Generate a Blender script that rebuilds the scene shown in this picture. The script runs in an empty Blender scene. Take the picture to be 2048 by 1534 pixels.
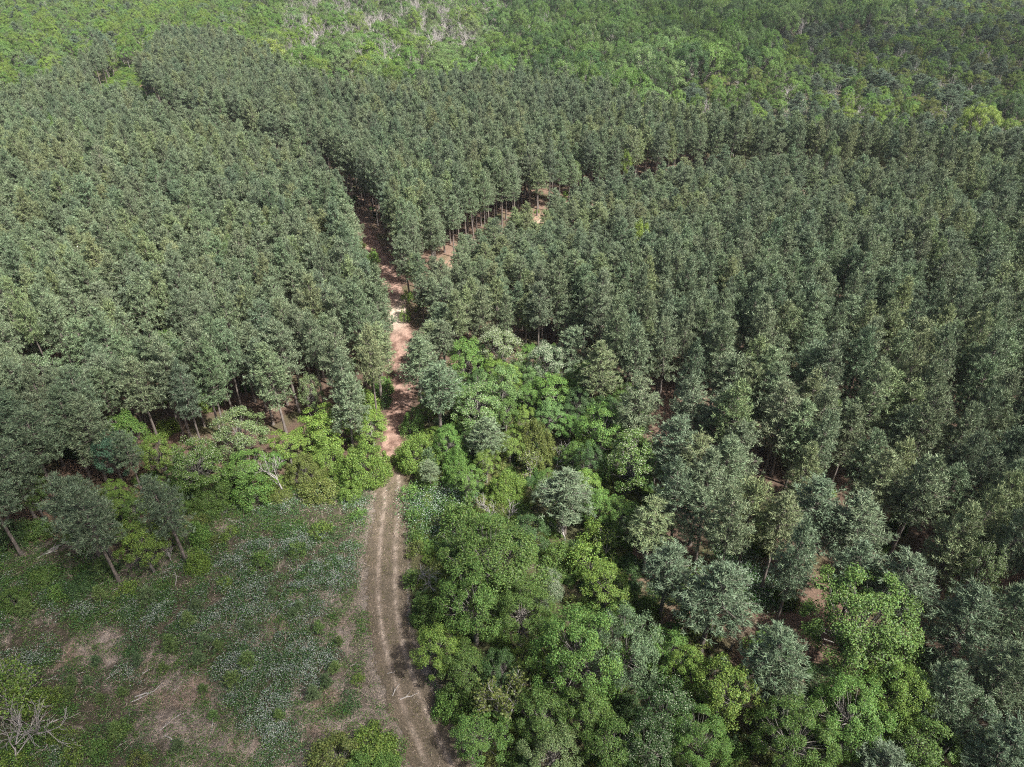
import bpy, math, random
import numpy as np
from mathutils import Matrix, Vector

SC = bpy.context.scene
COL = SC.collection
R_ = math.radians
rng = np.random.default_rng(11)

# ---------------------------------------------------------------- camera model (metres; camera stands over the origin)
FOC, PITCH, CAMH = 1420.0, R_(34.3), 60.0
HAZE = .00008
def ray(px, py):
    u = (px - 1024) / FOC; v = (767 - py) / FOC
    return np.array((u, math.cos(PITCH) + v * math.sin(PITCH), -math.sin(PITCH) + v * math.cos(PITCH)))
def G(px, py, z=0.0):
    d = ray(px, py); t = (z - CAMH) / d[2]
    return float(d[0] * t), float(d[1] * t), float(t)
def P(x, y, z):
    z = z - CAMH
    dep = y * math.cos(PITCH) - z * math.sin(PITCH)
    up = y * math.sin(PITCH) + z * math.cos(PITCH)
    return 1024 + FOC * x / dep, 767 - FOC * up / dep, dep
cam_d = bpy.data.cameras.new("camera"); cam = bpy.data.objects.new("camera", cam_d); COL.objects.link(cam)
cam.location = (0, 0, CAMH); cam.rotation_euler = (math.pi / 2 - PITCH, 0, 0)
cam_d.sensor_width = 36; cam_d.lens = 36 * FOC / 2048; cam_d.clip_end = 8000; cam_d.clip_start = 0.5
SC.camera = cam

# ---------------------------------------------------------------- noise in numpy
_NT = np.random.default_rng(3).random((256, 256))
def vnoise(x, y):
    x = np.asarray(x, float); y = np.asarray(y, float)
    xi = np.floor(x).astype(int); yi = np.floor(y).astype(int); fx = x - xi; fy = y - yi
    fx = fx * fx * (3 - 2 * fx); fy = fy * fy * (3 - 2 * fy)
    a = _NT[xi & 255, yi & 255]; b = _NT[(xi + 1) & 255, yi & 255]; c = _NT[xi & 255, (yi + 1) & 255]; d = _NT[(xi + 1) & 255, (yi + 1) & 255]
    return (a * (1 - fx) + b * fx) * (1 - fy) + (c * (1 - fx) + d * fx) * fy
def fbm(x, y, o=4):
    s = 0; a = 0.5; t = 0
    for i in range(o):
        s = s + a * vnoise(x * 2 ** i + 17 * i, y * 2 ** i + 31 * i); t += a; a *= 0.5
    return s / t
def sstep(a, b, x): 
    t = np.clip((x - a) / (b - a), 0, 1); return t * t * (3 - 2 * t)
def inpoly(x, y, poly):
    x = np.asarray(x, float); y = np.asarray(y, float); r = np.zeros(x.shape, bool)
    n = len(poly)
    for i in range(n):
        x1, y1 = poly[i]; x2, y2 = poly[(i + 1) % n]
        if y1 == y2: continue
        c = ((y1 > y) != (y2 > y)) & (x < (x2 - x1) * (y - y1) / (y2 - y1) + x1)
        r ^= c
    return r
def seg_dist(x, y, line):
    x = np.asarray(x, float); y = np.asarray(y, float); best = np.full(x.shape, 1e9)
    for (ax, ay), (bx, by) in zip(line[:-1], line[1:]):
        dx, dy = bx - ax, by - ay
        t = np.clip(((x - ax) * dx + (y - ay) * dy) / (dx * dx + dy * dy), 0, 1)
        best = np.minimum(best, np.hypot(x - ax - t * dx, y - ay - t * dy))
    return best

# ---------------------------------------------------------------- mesh building
class MB:
    def __init__(s): s.V = []; s.F = []; s.n = 0; s.M = []
    def add(s, V, F, m=0):
        V = np.asarray(V, float).reshape(-1, 3); F = np.asarray(F, int)
        s.V.append(V); s.F.append(F + s.n); s.M.append(np.full(len(F), m)); s.n += len(V)
    def mesh(s, name, mats):
        me = bpy.data.meshes.new(name)
        V = np.concatenate(s.V); me.vertices.add(len(V)); me.vertices.foreach_set("co", V.ravel())
        sizes = np.concatenate([np.full(len(f), f.shape[1]) for f in s.F]); loops = np.concatenate([f.ravel() for f in s.F])
        me.loops.add(len(loops)); me.loops.foreach_set("vertex_index", loops)
        st = np.concatenate(([0], np.cumsum(sizes)[:-1])); me.polygons.add(len(sizes))
        me.polygons.foreach_set("loop_start", st); me.polygons.foreach_set("loop_total", sizes)
        mi = np.concatenate(s.M); me.polygons.foreach_set("material_index", mi)
        for m in (mats if isinstance(mats, (list, tuple)) else [mats]): me.materials.append(m)
        me.update(calc_edges=True)
        return me
def unit(v): return v / np.maximum(np.linalg.norm(v, axis=-1, keepdims=True), 1e-9)
def leaves(mb, C, N, L, W, r, m=0):
    """rhombic leaf quads, one per centre"""
    n = len(C); N = unit(N); t = unit(np.cross(N, r.normal(size=(n, 3)))); b = np.cross(N, t)
    L = (np.zeros(n) + L) * r.uniform(.7, 1.3, n); W = (np.zeros(n) + W) * r.uniform(.7, 1.3, n)
    t = t * L[:, None] * .5; b = b * W[:, None] * .5; up = N * (W * .25)[:, None]
    V = np.stack((C - t, C + b + up, C + t, C - b + up), 1).reshape(-1, 3)
    mb.add(V, np.arange(n * 4).reshape(-1, 4), m)
def spikes(mb, C, D, L, W, r, m=0):
    """needle sprays: slim triangles pointing along D"""
    n = len(C); D = unit(D); b = unit(np.cross(D, r.normal(size=(n, 3))))
    L = (np.zeros(n) + L) * r.uniform(.7, 1.25, n)
    V = np.stack((C - b * W * .5, C + b * W * .5, C + D * L[:, None]), 1).reshape(-1, 3)
    mb.add(V, np.arange(n * 3).reshape(-1, 3), m)
def tube(mb, pts, rad, k=5, m=0):
    pts = np.asarray(pts, float); n = len(pts); d = np.gradient(pts, axis=0); d = unit(d)
    ref = np.where(np.abs(d[:, 2:3]) > .9, np.array([[1., 0, 0]]), np.array([[0, 0, 1.]])); a = unit(np.cross(d, ref)); b = np.cross(d, a)
    ang = np.arange(k) / k * 2 * math.pi; rad = np.zeros(n) + rad
    V = pts[:, None, :] + rad[:, None, None] * (np.cos(ang)[None, :, None] * a[:, None, :] + np.sin(ang)[None, :, None] * b[:, None, :])
    i = np.arange(n - 1)[:, None] * k; j = np.arange(k)[None, :]; j2 = (j + 1) % k
    F = np.stack((i + j, i + j2, i + k + j2, i + k + j), -1).reshape(-1, 4)
    mb.add(V.reshape(-1, 3), F, m)

# ---------------------------------------------------------------- materials
def newmat(name):
    m = bpy.data.materials.new(name); m.use_nodes = True; nt = m.node_tree; nt.nodes.clear(); return m, nt
def N(nt, t, **kw):
    n = nt.nodes.new(t)
    for k, v in kw.items(): setattr(n, k, v)
    return n
def leaf_mat(name, lo=.6, hi=1.45, trans=.28, rough=.55, hue=.03, spec=.35, fixed=None, alt=None):
    m, nt = newmat(name); L = nt.links
    out = N(nt, "ShaderNodeOutputMaterial")
    if fixed is None:
        at = N(nt, "ShaderNodeAttribute", attribute_type="INSTANCER", attribute_name="tint"); src = at.outputs["Color"]
    else:
        rgb = N(nt, "ShaderNodeRGB"); rgb.outputs[0].default_value = (*fixed, 1); src = rgb.outputs[0]
    geo = N(nt, "ShaderNodeNewGeometry")
    mr = N(nt, "ShaderNodeMapRange"); mr.inputs[3].default_value = lo; mr.inputs[4].default_value = hi
    L.new(geo.outputs["Random Per Island"], mr.inputs[0])
    wn = N(nt, "ShaderNodeTexWhiteNoise", noise_dimensions="1D"); L.new(geo.outputs["Random Per Island"], wn.inputs["W"])
    mh = N(nt, "ShaderNodeMapRange"); mh.inputs[3].default_value = .5 - hue; mh.inputs[4].default_value = .5 + hue; L.new(wn.outputs["Value"], mh.inputs[0])
    hs = N(nt, "ShaderNodeHueSaturation"); L.new(src, hs.inputs["Color"]); L.new(mh.outputs[0], hs.inputs["Hue"]); L.new(mr.outputs[0], hs.inputs["Value"])
    pr = N(nt, "ShaderNodeBsdfPrincipled"); pr.inputs["Roughness"].default_value = rough; pr.inputs["Specular IOR Level"].default_value = spec
    L.new(hs.outputs[0], pr.inputs["Base Color"])
    tr = N(nt, "ShaderNodeBsdfTranslucent"); L.new(hs.outputs[0], tr.inputs["Color"])
    mx = N(nt, "ShaderNodeMixShader"); mx.inputs[0].default_value = trans
    L.new(pr.outputs[0], mx.inputs[1]); L.new(tr.outputs[0], mx.inputs[2]); L.new(mx.outputs[0], out.inputs[0])
    return m
def bark_mat(name, a, b, scale=6):
    m, nt = newmat(name); L = nt.links; out = N(nt, "ShaderNodeOutputMaterial"); pr = N(nt, "ShaderNodeBsdfPrincipled")
    tc = N(nt, "ShaderNodeTexCoord"); mp = N(nt, "ShaderNodeMapping"); mp.inputs["Scale"].default_value = (1, 1, .25); L.new(tc.outputs["Object"], mp.inputs[0])
    no = N(nt, "ShaderNodeTexNoise"); no.inputs["Scale"].default_value = scale; no.inputs["Detail"].default_value = 4; L.new(mp.outputs[0], no.inputs["Vector"])
    cr = N(nt, "ShaderNodeValToRGB"); cr.color_ramp.elements[0].position = .3; cr.color_ramp.elements[1].position = .7
    cr.color_ramp.elements[0].color = (*a, 1); cr.color_ramp.elements[1].color = (*b, 1); L.new(no.outputs[0], cr.inputs[0])
    L.new(cr.outputs[0], pr.inputs["Base Color"]); pr.inputs["Roughness"].default_value = .9; pr.inputs["Specular IOR Level"].default_value = .15
    L.new(pr.outputs[0], out.inputs[0]); return m
def ground_mat(name, attr=True, alpha=False):
    """base colour from the painted attribute 'Col', broken up by litter-sized noise; alpha from attribute 'edge'"""
    m, nt = newmat(name); L = nt.links; out = N(nt, "ShaderNodeOutputMaterial"); pr = N(nt, "ShaderNodeBsdfPrincipled")
    pr.inputs["Roughness"].default_value = .95; pr.inputs["Specular IOR Level"].default_value = .1
    at = N(nt, "ShaderNodeAttribute", attribute_name="Col")
    tc = N(nt, "ShaderNodeTexCoord")
    n1 = N(nt, "ShaderNodeTexNoise"); n1.inputs["Scale"].default_value = 5; n1.inputs["Detail"].default_value = 6; n1.inputs["Roughness"].default_value = .75; L.new(tc.outputs["Object"], n1.inputs["Vector"])
    mr = N(nt, "ShaderNodeMapRange"); mr.inputs[1].default_value = .3; mr.inputs[2].default_value = .7; mr.inputs[3].default_value = .5; mr.inputs[4].default_value = 1.5; L.new(n1.outputs[0], mr.inputs[0])
    hs = N(nt, "ShaderNodeHueSaturation"); L.new(at.outputs["Color"], hs.inputs["Color"]); L.new(mr.outputs[0], hs.inputs["Value"])
    L.new(hs.outputs[0], pr.inputs["Base Color"])
    bp = N(nt, "ShaderNodeBump"); bp.inputs["Strength"].default_value = .8; bp.inputs["Distance"].default_value = .15; L.new(n1.outputs[0], bp.inputs["Height"]); L.new(bp.outputs[0], pr.inputs["Normal"])
    if alpha:
        ae = N(nt, "ShaderNodeAttribute", attribute_name="edge")
        n2 = N(nt, "ShaderNodeTexNoise"); n2.inputs["Scale"].default_value = 2.2; n2.inputs["Detail"].default_value = 5; L.new(tc.outputs["Object"], n2.inputs["Vector"])
        ad = N(nt, "ShaderNodeMath", operation="SUBTRACT"); L.new(ae.outputs["Fac"], ad.inputs[0]); L.new(n2.outputs[0], ad.inputs[1])
        ma = N(nt, "ShaderNodeMapRange"); ma.inputs[1].default_value = -.12; ma.inputs[2].default_value = .12; L.new(ad.outputs[0], ma.inputs[0])
        L.new(ma.outputs[0], pr.inputs["Alpha"])
    L.new(pr.outputs[0], out.inputs[0]); return m

M_needle = leaf_mat("pine_needles", .42, 1.7, .08, .55, .03, .3)
M_leaf = leaf_mat("broad_leaves", .45, 1.55, .27, .5, .025, .35)
M_blossom = leaf_mat("blossom", .75, 1.15, .3, .6, .02, .2, fixed=(.44, .48, .34))
M_white = leaf_mat("bramble_blossom", .7, 1.1, .25, .6, .02, .2, fixed=(.50, .55, .50))
M_bramble = leaf_mat("bramble_leaves", .5, 1.5, .25, .5, .03, .3, fixed=(.075, .150, .050))
M_weed = leaf_mat("weed_leaves", .5, 1.6, .25, .5, .04, .3, fixed=(.095, .180, .042))
M_straw = leaf_mat("dry_grass", .45, 1.3, .15, .8, .02, .1, fixed=(.40, .33, .27))
M_roadgrass = leaf_mat("track_grass", .5, 1.4, .2, .7, .04, .1, fixed=(.145, .150, .055))
M_pinebark = bark_mat("pine_bark", (.10, .085, .075), (.24, .205, .18), 5)
M_bark = bark_mat("grey_bark", (.14, .125, .11), (.30, .28, .25), 5)
M_deadwood = bark_mat("dead_wood", (.27, .25, .235), (.47, .44, .41), 4)

# ---------------------------------------------------------------- prototype trees
def pine_proto(seed, H=14., cb=.46, R=2.35, top=.75, ntuft=1.5):
    r = np.random.default_rng(seed)
    tr = MB(); z = np.linspace(0, H * .97, 9); sway = r.normal(0, .12, 2)
    ax = np.stack((sway[0] * (z / H) ** 2 * 3, sway[1] * (z / H) ** 2 * 3, z), 1)
    tube(tr, ax, np.interp(z, [0, .6, H * .5, H], [.24, .18, .13, .03]), 7)
    cr = MB(); C = []; D = []
    h0 = H * cb; zz = h0
    while zz < H - .15:
        t = (zz - h0) / (H - h0)
        prof = R * min(1, .66 + 2.2 * t) * (max(0, 1 - t ** 1.55) ** top) + .17
        nb = r.integers(4, 7)
        a0 = r.uniform(0, 6.28)
        for b in range(nb):
            a = a0 + b * 6.283 / nb + r.normal(0, .3); ln = prof * r.uniform(.62, 1.18)
            el = R_(-8 + 52 * t + r.normal(0, 9))
            o = np.array([np.interp(zz, z, ax[:, 0]), np.interp(zz, z, ax[:, 1]), zz + r.normal(0, .12)])
            d = np.array([math.cos(a) * math.cos(el), math.sin(a) * math.cos(el), math.sin(el)])
            s = np.linspace(0, 1, 4); pts = o + d * ln * s[:, None]; pts[:, 2] += .12 * ln * s ** 2
            if ln > .7: tube(tr, pts, np.linspace(.035 + .008 * ln, .012, 4), 3)
            nt = max(2, int(round(ln * 3.4 * ntuft)))
            for q in range(nt):
                f = 1 - .72 * (q / max(nt - 1, 1)) * r.uniform(.75, 1.1) if q else 1.0
                side = np.array([-math.sin(a), math.cos(a), 0]) * r.normal(0, .30) * ln * f
                c = o + d * ln * f + side + np.array([0, 0, .12 * ln * f * f + r.normal(0, .10)])
                C.append(c); D.append(unit(d * .6 + side * .8 + np.array([0, 0, .75])))
        zz += r.uniform(.38, .56)
    C.append(ax[-1]); D.append(np.array([0, 0, 1.]))
    C = np.array(C); D = np.array(D); k = 16
    CC = np.repeat(C, k, 0) + r.normal(0, .085, (len(C) * k, 3)); DD = unit(np.repeat(D, k, 0) * .75 + r.normal(0, .62, (len(C) * k, 3)))
    spikes(cr, CC, DD, .34, .070, r)
    return [("crown", cr.mesh("pine_crown", M_needle)), ("trunk", tr.mesh("pine_trunk", M_pinebark))]

def limb(mb, a, b, r0, r1, r, bend=.15, n=5, k=5):
    a = np.asarray(a); b = np.asarray(b); s = np.linspace(0, 1, n)[:, None]; L = np.linalg.norm(b - a)
    pts = a + (b - a) * s + np.array([0, 0, 1]) * (np.sin(s * math.pi) * -bend * L * .5) + r.normal(0, .03 * L, 3) * np.sin(s * math.pi)
    tube(mb, pts, np.linspace(r0, r1, n), k)
def broad_proto(seed, R=3.5, H=11., cb=.28, nc=60, cr=.95, nl=130, ls=.27, egg=.0, blossom=0., inner=.22, low=-.55):
    r = np.random.default_rng(seed); hz = H * (1 - cb) / 2; cz = H * cb + hz
    lobes = unit(r.normal(size=(7, 3))); amp = r.uniform(-.22, .25, 7)
    i = np.arange(nc) + .5; zz = 1 - (1 - low) * i / nc; th = i * 2.39996 + r.uniform(0, 6)
    rr = np.sqrt(1 - zz ** 2); d = np.stack((rr * np.cos(th), rr * np.sin(th), zz), 1); d = unit(d + r.normal(0, .16, d.shape))
    w = 1 + (np.maximum(d @ lobes.T, 0) ** 3) @ amp
    u = r.uniform(.70, .92, nc) * w; u[r.random(nc) < inner] *= .6
    sh = 1 - egg * d[:, 2]
    C = np.stack((d[:, 0] * R * u * sh, d[:, 1] * R * u * sh, cz + d[:, 2] * hz * u), 1)
    mb = MB(); bl = MB(); tr = MB()
    tube(tr, [(0, 0, 0), (r.normal(0, .1), r.normal(0, .1), H * .3), (r.normal(0, .2), r.normal(0, .2), H * .55), (0, 0, H * .75)], [.05 * R + .05, .04 * R + .03, .025 * R + .02, .02], 7)
    for c, dd in zip(C, d):
        f = r.uniform(.25, .6); limb(tr, (c[0] * .08, c[1] * .08, max(.2, min(H * f, c[2] - .3))), c, .016 * R + .012, .012, r, .2, 4, 4)
    for c, dd in zip(C, d):
        n = int(nl * r.uniform(.65, 1.35)); k = cr * r.uniform(.75, 1.3)
        v = unit(r.normal(size=(n, 3))) * (r.random(n) ** .4)[:, None]
        dn = v @ unit(dd + np.array([0, 0, .6])); v = v - np.minimum(dn, 0)[:, None] * unit(dd + np.array([0, 0, .6])) * .8
        pos = c + v * k
        nor = v * .55 + dd * .45 + np.array([0, 0, .55]) + r.normal(0, .55, (n, 3))
        isb = (r.random(n) < blossom * (1.25 if dd[2] > .1 else .55)) & ((v @ dd) > -.1)
        if isb.any(): leaves(bl, pos[isb] + dd * .08, nor[isb], ls * .75, ls * .5, r)
        if (~isb).any(): leaves(mb, pos[~isb], nor[~isb], ls, ls * .62, r)
    out = [("crown", mb.mesh("broadleaf_crown", M_leaf)), ("trunk", tr.mesh("broadleaf_trunk", M_bark))]
    if blossom: out.append(("blossom", bl.mesh("tree_blossom", M_blossom)))
    return out
def bare_proto(seed, H=8., spread=.75, leaf=0, nb=5, mat=None, r0=.13, leaf_size=.3):
    r = np.random.default_rng(seed); tr = MB(); cr = MB(); tips = []
    def rec(p, d, ln, rad, lev):
        n = 4; pts = [p]; q = p.copy(); dd = d.copy()
        for i in range(n):
            dd = unit(dd + r.normal(0, .13, 3) + np.array([0, 0, .05])); q = q + dd * ln / n; pts.append(q)
        tube(tr, pts, np.linspace(rad, rad * .6, n + 1), 5 if lev < 2 else 3)
        if lev >= 4: tips.append(q); return
        for b in range(r.integers(2, 4) if lev else nb):
            ax = unit(np.cross(dd, r.normal(size=3))); a = r.uniform(.25, spread)
            s = pts[r.integers(2, n + 1)] if lev else pts[r.integers(2, n + 1)]
            rec(s.copy(), unit(dd * math.cos(a) + ax * math.sin(a)), ln * r.uniform(.6, .85), max(.016, rad * .62), lev + 1)
            if lev >= 2: tips.append(s.copy())
    rec(np.zeros(3), np.array([0, 0, 1.]), H * .36, r0, 0)
    out = [("trunk", tr.mesh("bare_trunk", mat or M_deadwood))]
    if leaf:
        T = np.array(tips); n = len(T) * leaf
        pos = np.repeat(T, leaf, 0) + r.normal(0, .22, (n, 3)); leaves(cr, pos, r.normal(0, .6, (n, 3)) + np.array([0, 0, .8]), leaf_size, leaf_size * .6, r)
        out.insert(0, ("crown", cr.mesh("sparse_crown", M_leaf)))
    return out
def shrub_proto(seed, R=2., H=2.6, nc=46, nl=150, ls=.145, cr=.5):
    r = np.random.default_rng(seed); mb = MB(); st = MB()
    i = np.arange(nc) + .5; zz = 1 - 1.05 * i / nc; th = i * 2.39996; rr = np.sqrt(np.maximum(0, 1 - zz ** 2))
    d = unit(np.stack((rr * np.cos(th), rr * np.sin(th), zz), 1) + r.normal(0, .15, (nc, 3)))
    lob = unit(r.normal(size=(5, 3))); w = 1 + (np.maximum(d @ lob.T, 0) ** 2) @ r.uniform(-.42, .40, 5)
    C = d * np.array([R, R, H]) * (r.uniform(.62, .9, nc) * w)[:, None]; C[:, 2] = np.maximum(C[:, 2], .15)
    for c, dd in zip(C, d):
        limb(st, (c[0] * .05, c[1] * .05, 0), c, .03, .01, r, .2, 4, 3)
        n = int(nl * r.uniform(.7, 1.3)); v = unit(r.normal(size=(n, 3))) * (r.random(n) ** .45)[:, None]
        pos = c + v * cr * r.uniform(.6, 1.45); pos[:, 2] = np.maximum(pos[:, 2], .03)
        leaves(mb, pos, v * .5 + dd * .4 + np.array([0, 0, .5]) + r.normal(0, .6, (n, 3)), ls, ls * .6, r)
    return [("foliage", mb.mesh("shrub_foliage", M_leaf)), ("stem", st.mesh("shrub_stem", M_bark))]
def sapling_proto(seed, H=2.2, R=.8):
    r = np.random.default_rng(seed); tr = MB(); cr = MB()
    tube(tr, [(0, 0, 0), (0, 0, H * .5), (0, 0, H)], [.05, .035, .012], 5); C = []; D = []
    for z in np.arange(.3, H, .16):
        t = z / H
        for b in range(5):
            a = r.uniform(0, 6.28); ln = R * (1 - t * .85) * r.uniform(.7, 1.15); d = np.array([math.cos(a), math.sin(a), .5 + .4 * t])
            for f in (1., .7, .45): C.append(np.array([0, 0, z]) + d * ln * f); D.append(d)
    C = np.array(C); D = np.array(D); k = 12
    spikes(cr, np.repeat(C, k, 0) + r.normal(0, .04, (len(C) * k, 3)), unit(np.repeat(D, k, 0)) * .7 + r.normal(0, .6, (len(C) * k, 3)), .24, .04, r)
    return [("crown", cr.mesh("sapling_crown", M_needle)), ("trunk", tr.mesh("sapling_trunk", M_pinebark))]

PROTO = {}
PROTO["pine"] = [pine_proto(100 + i, H=h, cb=c, R=q, top=t) for i, (h, c, q, t) in enumerate(
    [(14, .46, 2.3, .75), (14.5, .5, 2.2, .7), (13.5, .42, 2.45, .8), (14, .48, 2.1, .65), (14.2, .45, 2.5, .85), (13.6, .5, 2.3, .6), (14.4, .43, 2.2, .8), (13.8, .47, 2.4, .7)])]
PROTO["oak"] = [broad_proto(200 + i, R=5.2, H=12, cb=.22, nc=n, cr=.80, nl=300, ls=.165, egg=.05, inner=.3) for i, n in enumerate((84, 96, 76))]
PROTO["tree"] = [broad_proto(220 + i, R=3.2, H=10, cb=.24, nc=n, cr=.62, nl=210, ls=.155, egg=e) for i, (n, e) in enumerate(((62, .1), (70, .18), (56, .05), (66, .2)))]
PROTO["flower"] = [broad_proto(240 + i, R=3.2, H=10, cb=.22, nc=66, cr=.62, nl=210, ls=.155, egg=.12, blossom=b) for i, b in enumerate((.10, .16, .40))]
PROTO["shrub"] = [shrub_proto(260 + i, 2., h) for i, h in enumerate((2.6, 2.3, 3.0, 2.4))]
def loose_proto(seed, R=1., H=1.1):
    r = np.random.default_rng(seed); mb = MB(); st = MB(); n = 34
    a = r.uniform(0, 6.28, n); q = R * r.uniform(.15, 1.15, n) ** .8; C = np.stack((np.cos(a) * q, np.sin(a) * q, H * (1 - (q / R / 1.25) ** 2) * r.uniform(.35, 1.1, n) + .08), 1)
    for c in C:
        limb(st, (c[0] * .2, c[1] * .2, 0), c, .014, .006, r, .2, 4, 3); m = r.integers(20, 46)
        p = c + r.normal(0, .13, (m, 3)); p[:, 2] = np.maximum(p[:, 2], .02); leaves(mb, p, r.normal(0, .6, (m, 3)) + np.array([0, 0, .8]), .13, .07, r)
    return [("foliage", mb.mesh("shrub_foliage", M_leaf)), ("stem", st.mesh("shrub_stem", M_bark))]
PROTO["loose"] = [loose_proto(350 + i, 1., h) for i, h in enumerate((1.1, .9, 1.3, 1.0, 1.2))]
PROTO["bigshrub"] = [shrub_proto(270 + i, 4.5, 4.4, 170, 210, .15, .58) for i in range(2)]
PROTO["bare"] = [bare_proto(280 + i, 8., .7, 0, 5) for i in range(4)]
PROTO["budding"] = [bare_proto(300 + i, 8., .8, 5, 6) for i in range(3)]
PROTO["sapling"] = [sapling_proto(320 + i, h, q) for i, (h, q) in enumerate(((2.2, .8), (1.9, .9), (2.5, .75)))]
SIZE = {"pine": (2.3, 14), "oak": (5.2, 12), "tree": (3.2, 10), "flower": (3.2, 10), "shrub": (2., 2.6), "bigshrub": (4.5, 4.4), "bare": (2.8, 8), "budding": (2.8, 8), "sapling": (.8, 2.2)}
FIRST = {}          # mesh name -> an object that wears it (the far masses are instanced from these)

TINT = dict(
    pine=(.148, .192, .108), pine_blue=(.122, .168, .098), pine_yellow=(.174, .214, .104), pine_dark=(.105, .148, .092),
    lime=(.165, .252, .050), yellow=(.215, .290, .055), fresh=(.132, .235, .054), green=(.112, .188, .044), deep=(.068, .125, .040),
    pale=(.150, .210, .080), sage=(.140, .205, .105), teal=(.080, .165, .095), olive=(.140, .175, .045), brown=(.165, .135, .090), mint=(.150, .245, .080))
def jit(t, a=.12):
    t = np.array(TINT[t] if isinstance(t, str) else t) * rng.uniform(1 - a, 1 + a); return t * rng.uniform(1 - a * .4, 1 + a * .4, 3)

def props(o, label=None, cat=None, group=None, kind=None):
    if label: o["label"] = label
    if cat: o["category"] = cat
    if group: o["group"] = group
    if kind: o["kind"] = kind
def plant(name, proto, x, y, sc, rz, tint, label, cat, group, lean=(0, 0)):
    root = bpy.data.objects.new(name, None); root.empty_display_size = .5; COL.objects.link(root)
    root.location = (x, y, 0); root.rotation_euler = (lean[0], lean[1], rz); root.scale = sc
    props(root, label, cat, group)
    for part, me in proto:
        o = bpy.data.objects.new(part, me); COL.objects.link(o); o.parent = root
        o["tint"] = [float(c) for c in tint]
        FIRST.setdefault(me.name, o)
    return root

# ---------------------------------------------------------------- the ground plan
ROAD = [G(*p)[:2] for p in [(255, 200), (330, 270), (650, 390), (720, 450), (780, 560), (800, 650), (815, 740), (795, 830), (781, 930), (785, 1000), (774, 1100), (772, 1200), (787, 1300), (822, 1400), (880, 1534)]]
ROAD = [(-153., 335.)] + ROAD + [(-1.5, 23.), (4., 12.)]
def smooth(line, step):
    pts = np.array(line); t = np.concatenate(([0], np.cumsum(np.hypot(*np.diff(pts, axis=0).T))))
    s = np.arange(0, t[-1], step); out = np.stack((np.interp(s, t, pts[:, 0]), np.interp(s, t, pts[:, 1])), 1)
    k = max(1, int(5 / step)); w = np.hanning(2 * k + 1); w /= w.sum()
    pad = np.concatenate((np.repeat(out[:1], k, 0), out, np.repeat(out[-1:], k, 0)))
    return np.stack((np.convolve(pad[:, 0], w, "valid"), np.convolve(pad[:, 1], w, "valid")), 1)
TRAIL = [G(*p)[:2] for p in [(872, 588), (905, 560), (965, 497), (1065, 452), (1205, 408), (1300, 390)]] + [(50, 176), (75, 172), (130, 152)]
STAND = [(-700, -100), (-700, 110), (-300, 170), (-150, 222), (-163, 314), (-158, 357), (-116, 336), (-89, 286), (-67, 241), (-41, 233), (-20, 249), (4, 257), (35, 233), (43, 213), (68, 190), (121, 172), (250, 128), (700, 40), (700, -100)]
CLEAR = [G(*p)[:2] for p in [(-300, 1120), (0, 1100), (60, 1090), (150, 1080), (250, 1120), (330, 1110), (380, 1060), (400, 1030), (480, 985), (560, 965), (650, 970), (760, 950), (800, 960), (815, 1100), (815, 1250), (850, 1330), (900, 1420), (1000, 1600), (1000, 1900), (-500, 1900)]]
SCRUB = [G(*p)[:2] for p in [(820, 850), (880, 775), (960, 735), (1010, 722), (1130, 735), (1270, 850)]] + [G(*p, 4)[:2] for p in [(1320, 930), (1290, 1010), (1250, 1090), (1330, 1230), (1420, 1330), (1650, 1330), (1850, 1360), (2100, 1480), (2100, 1700), (850, 1700), (800, 1250), (800, 960)]]

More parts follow.
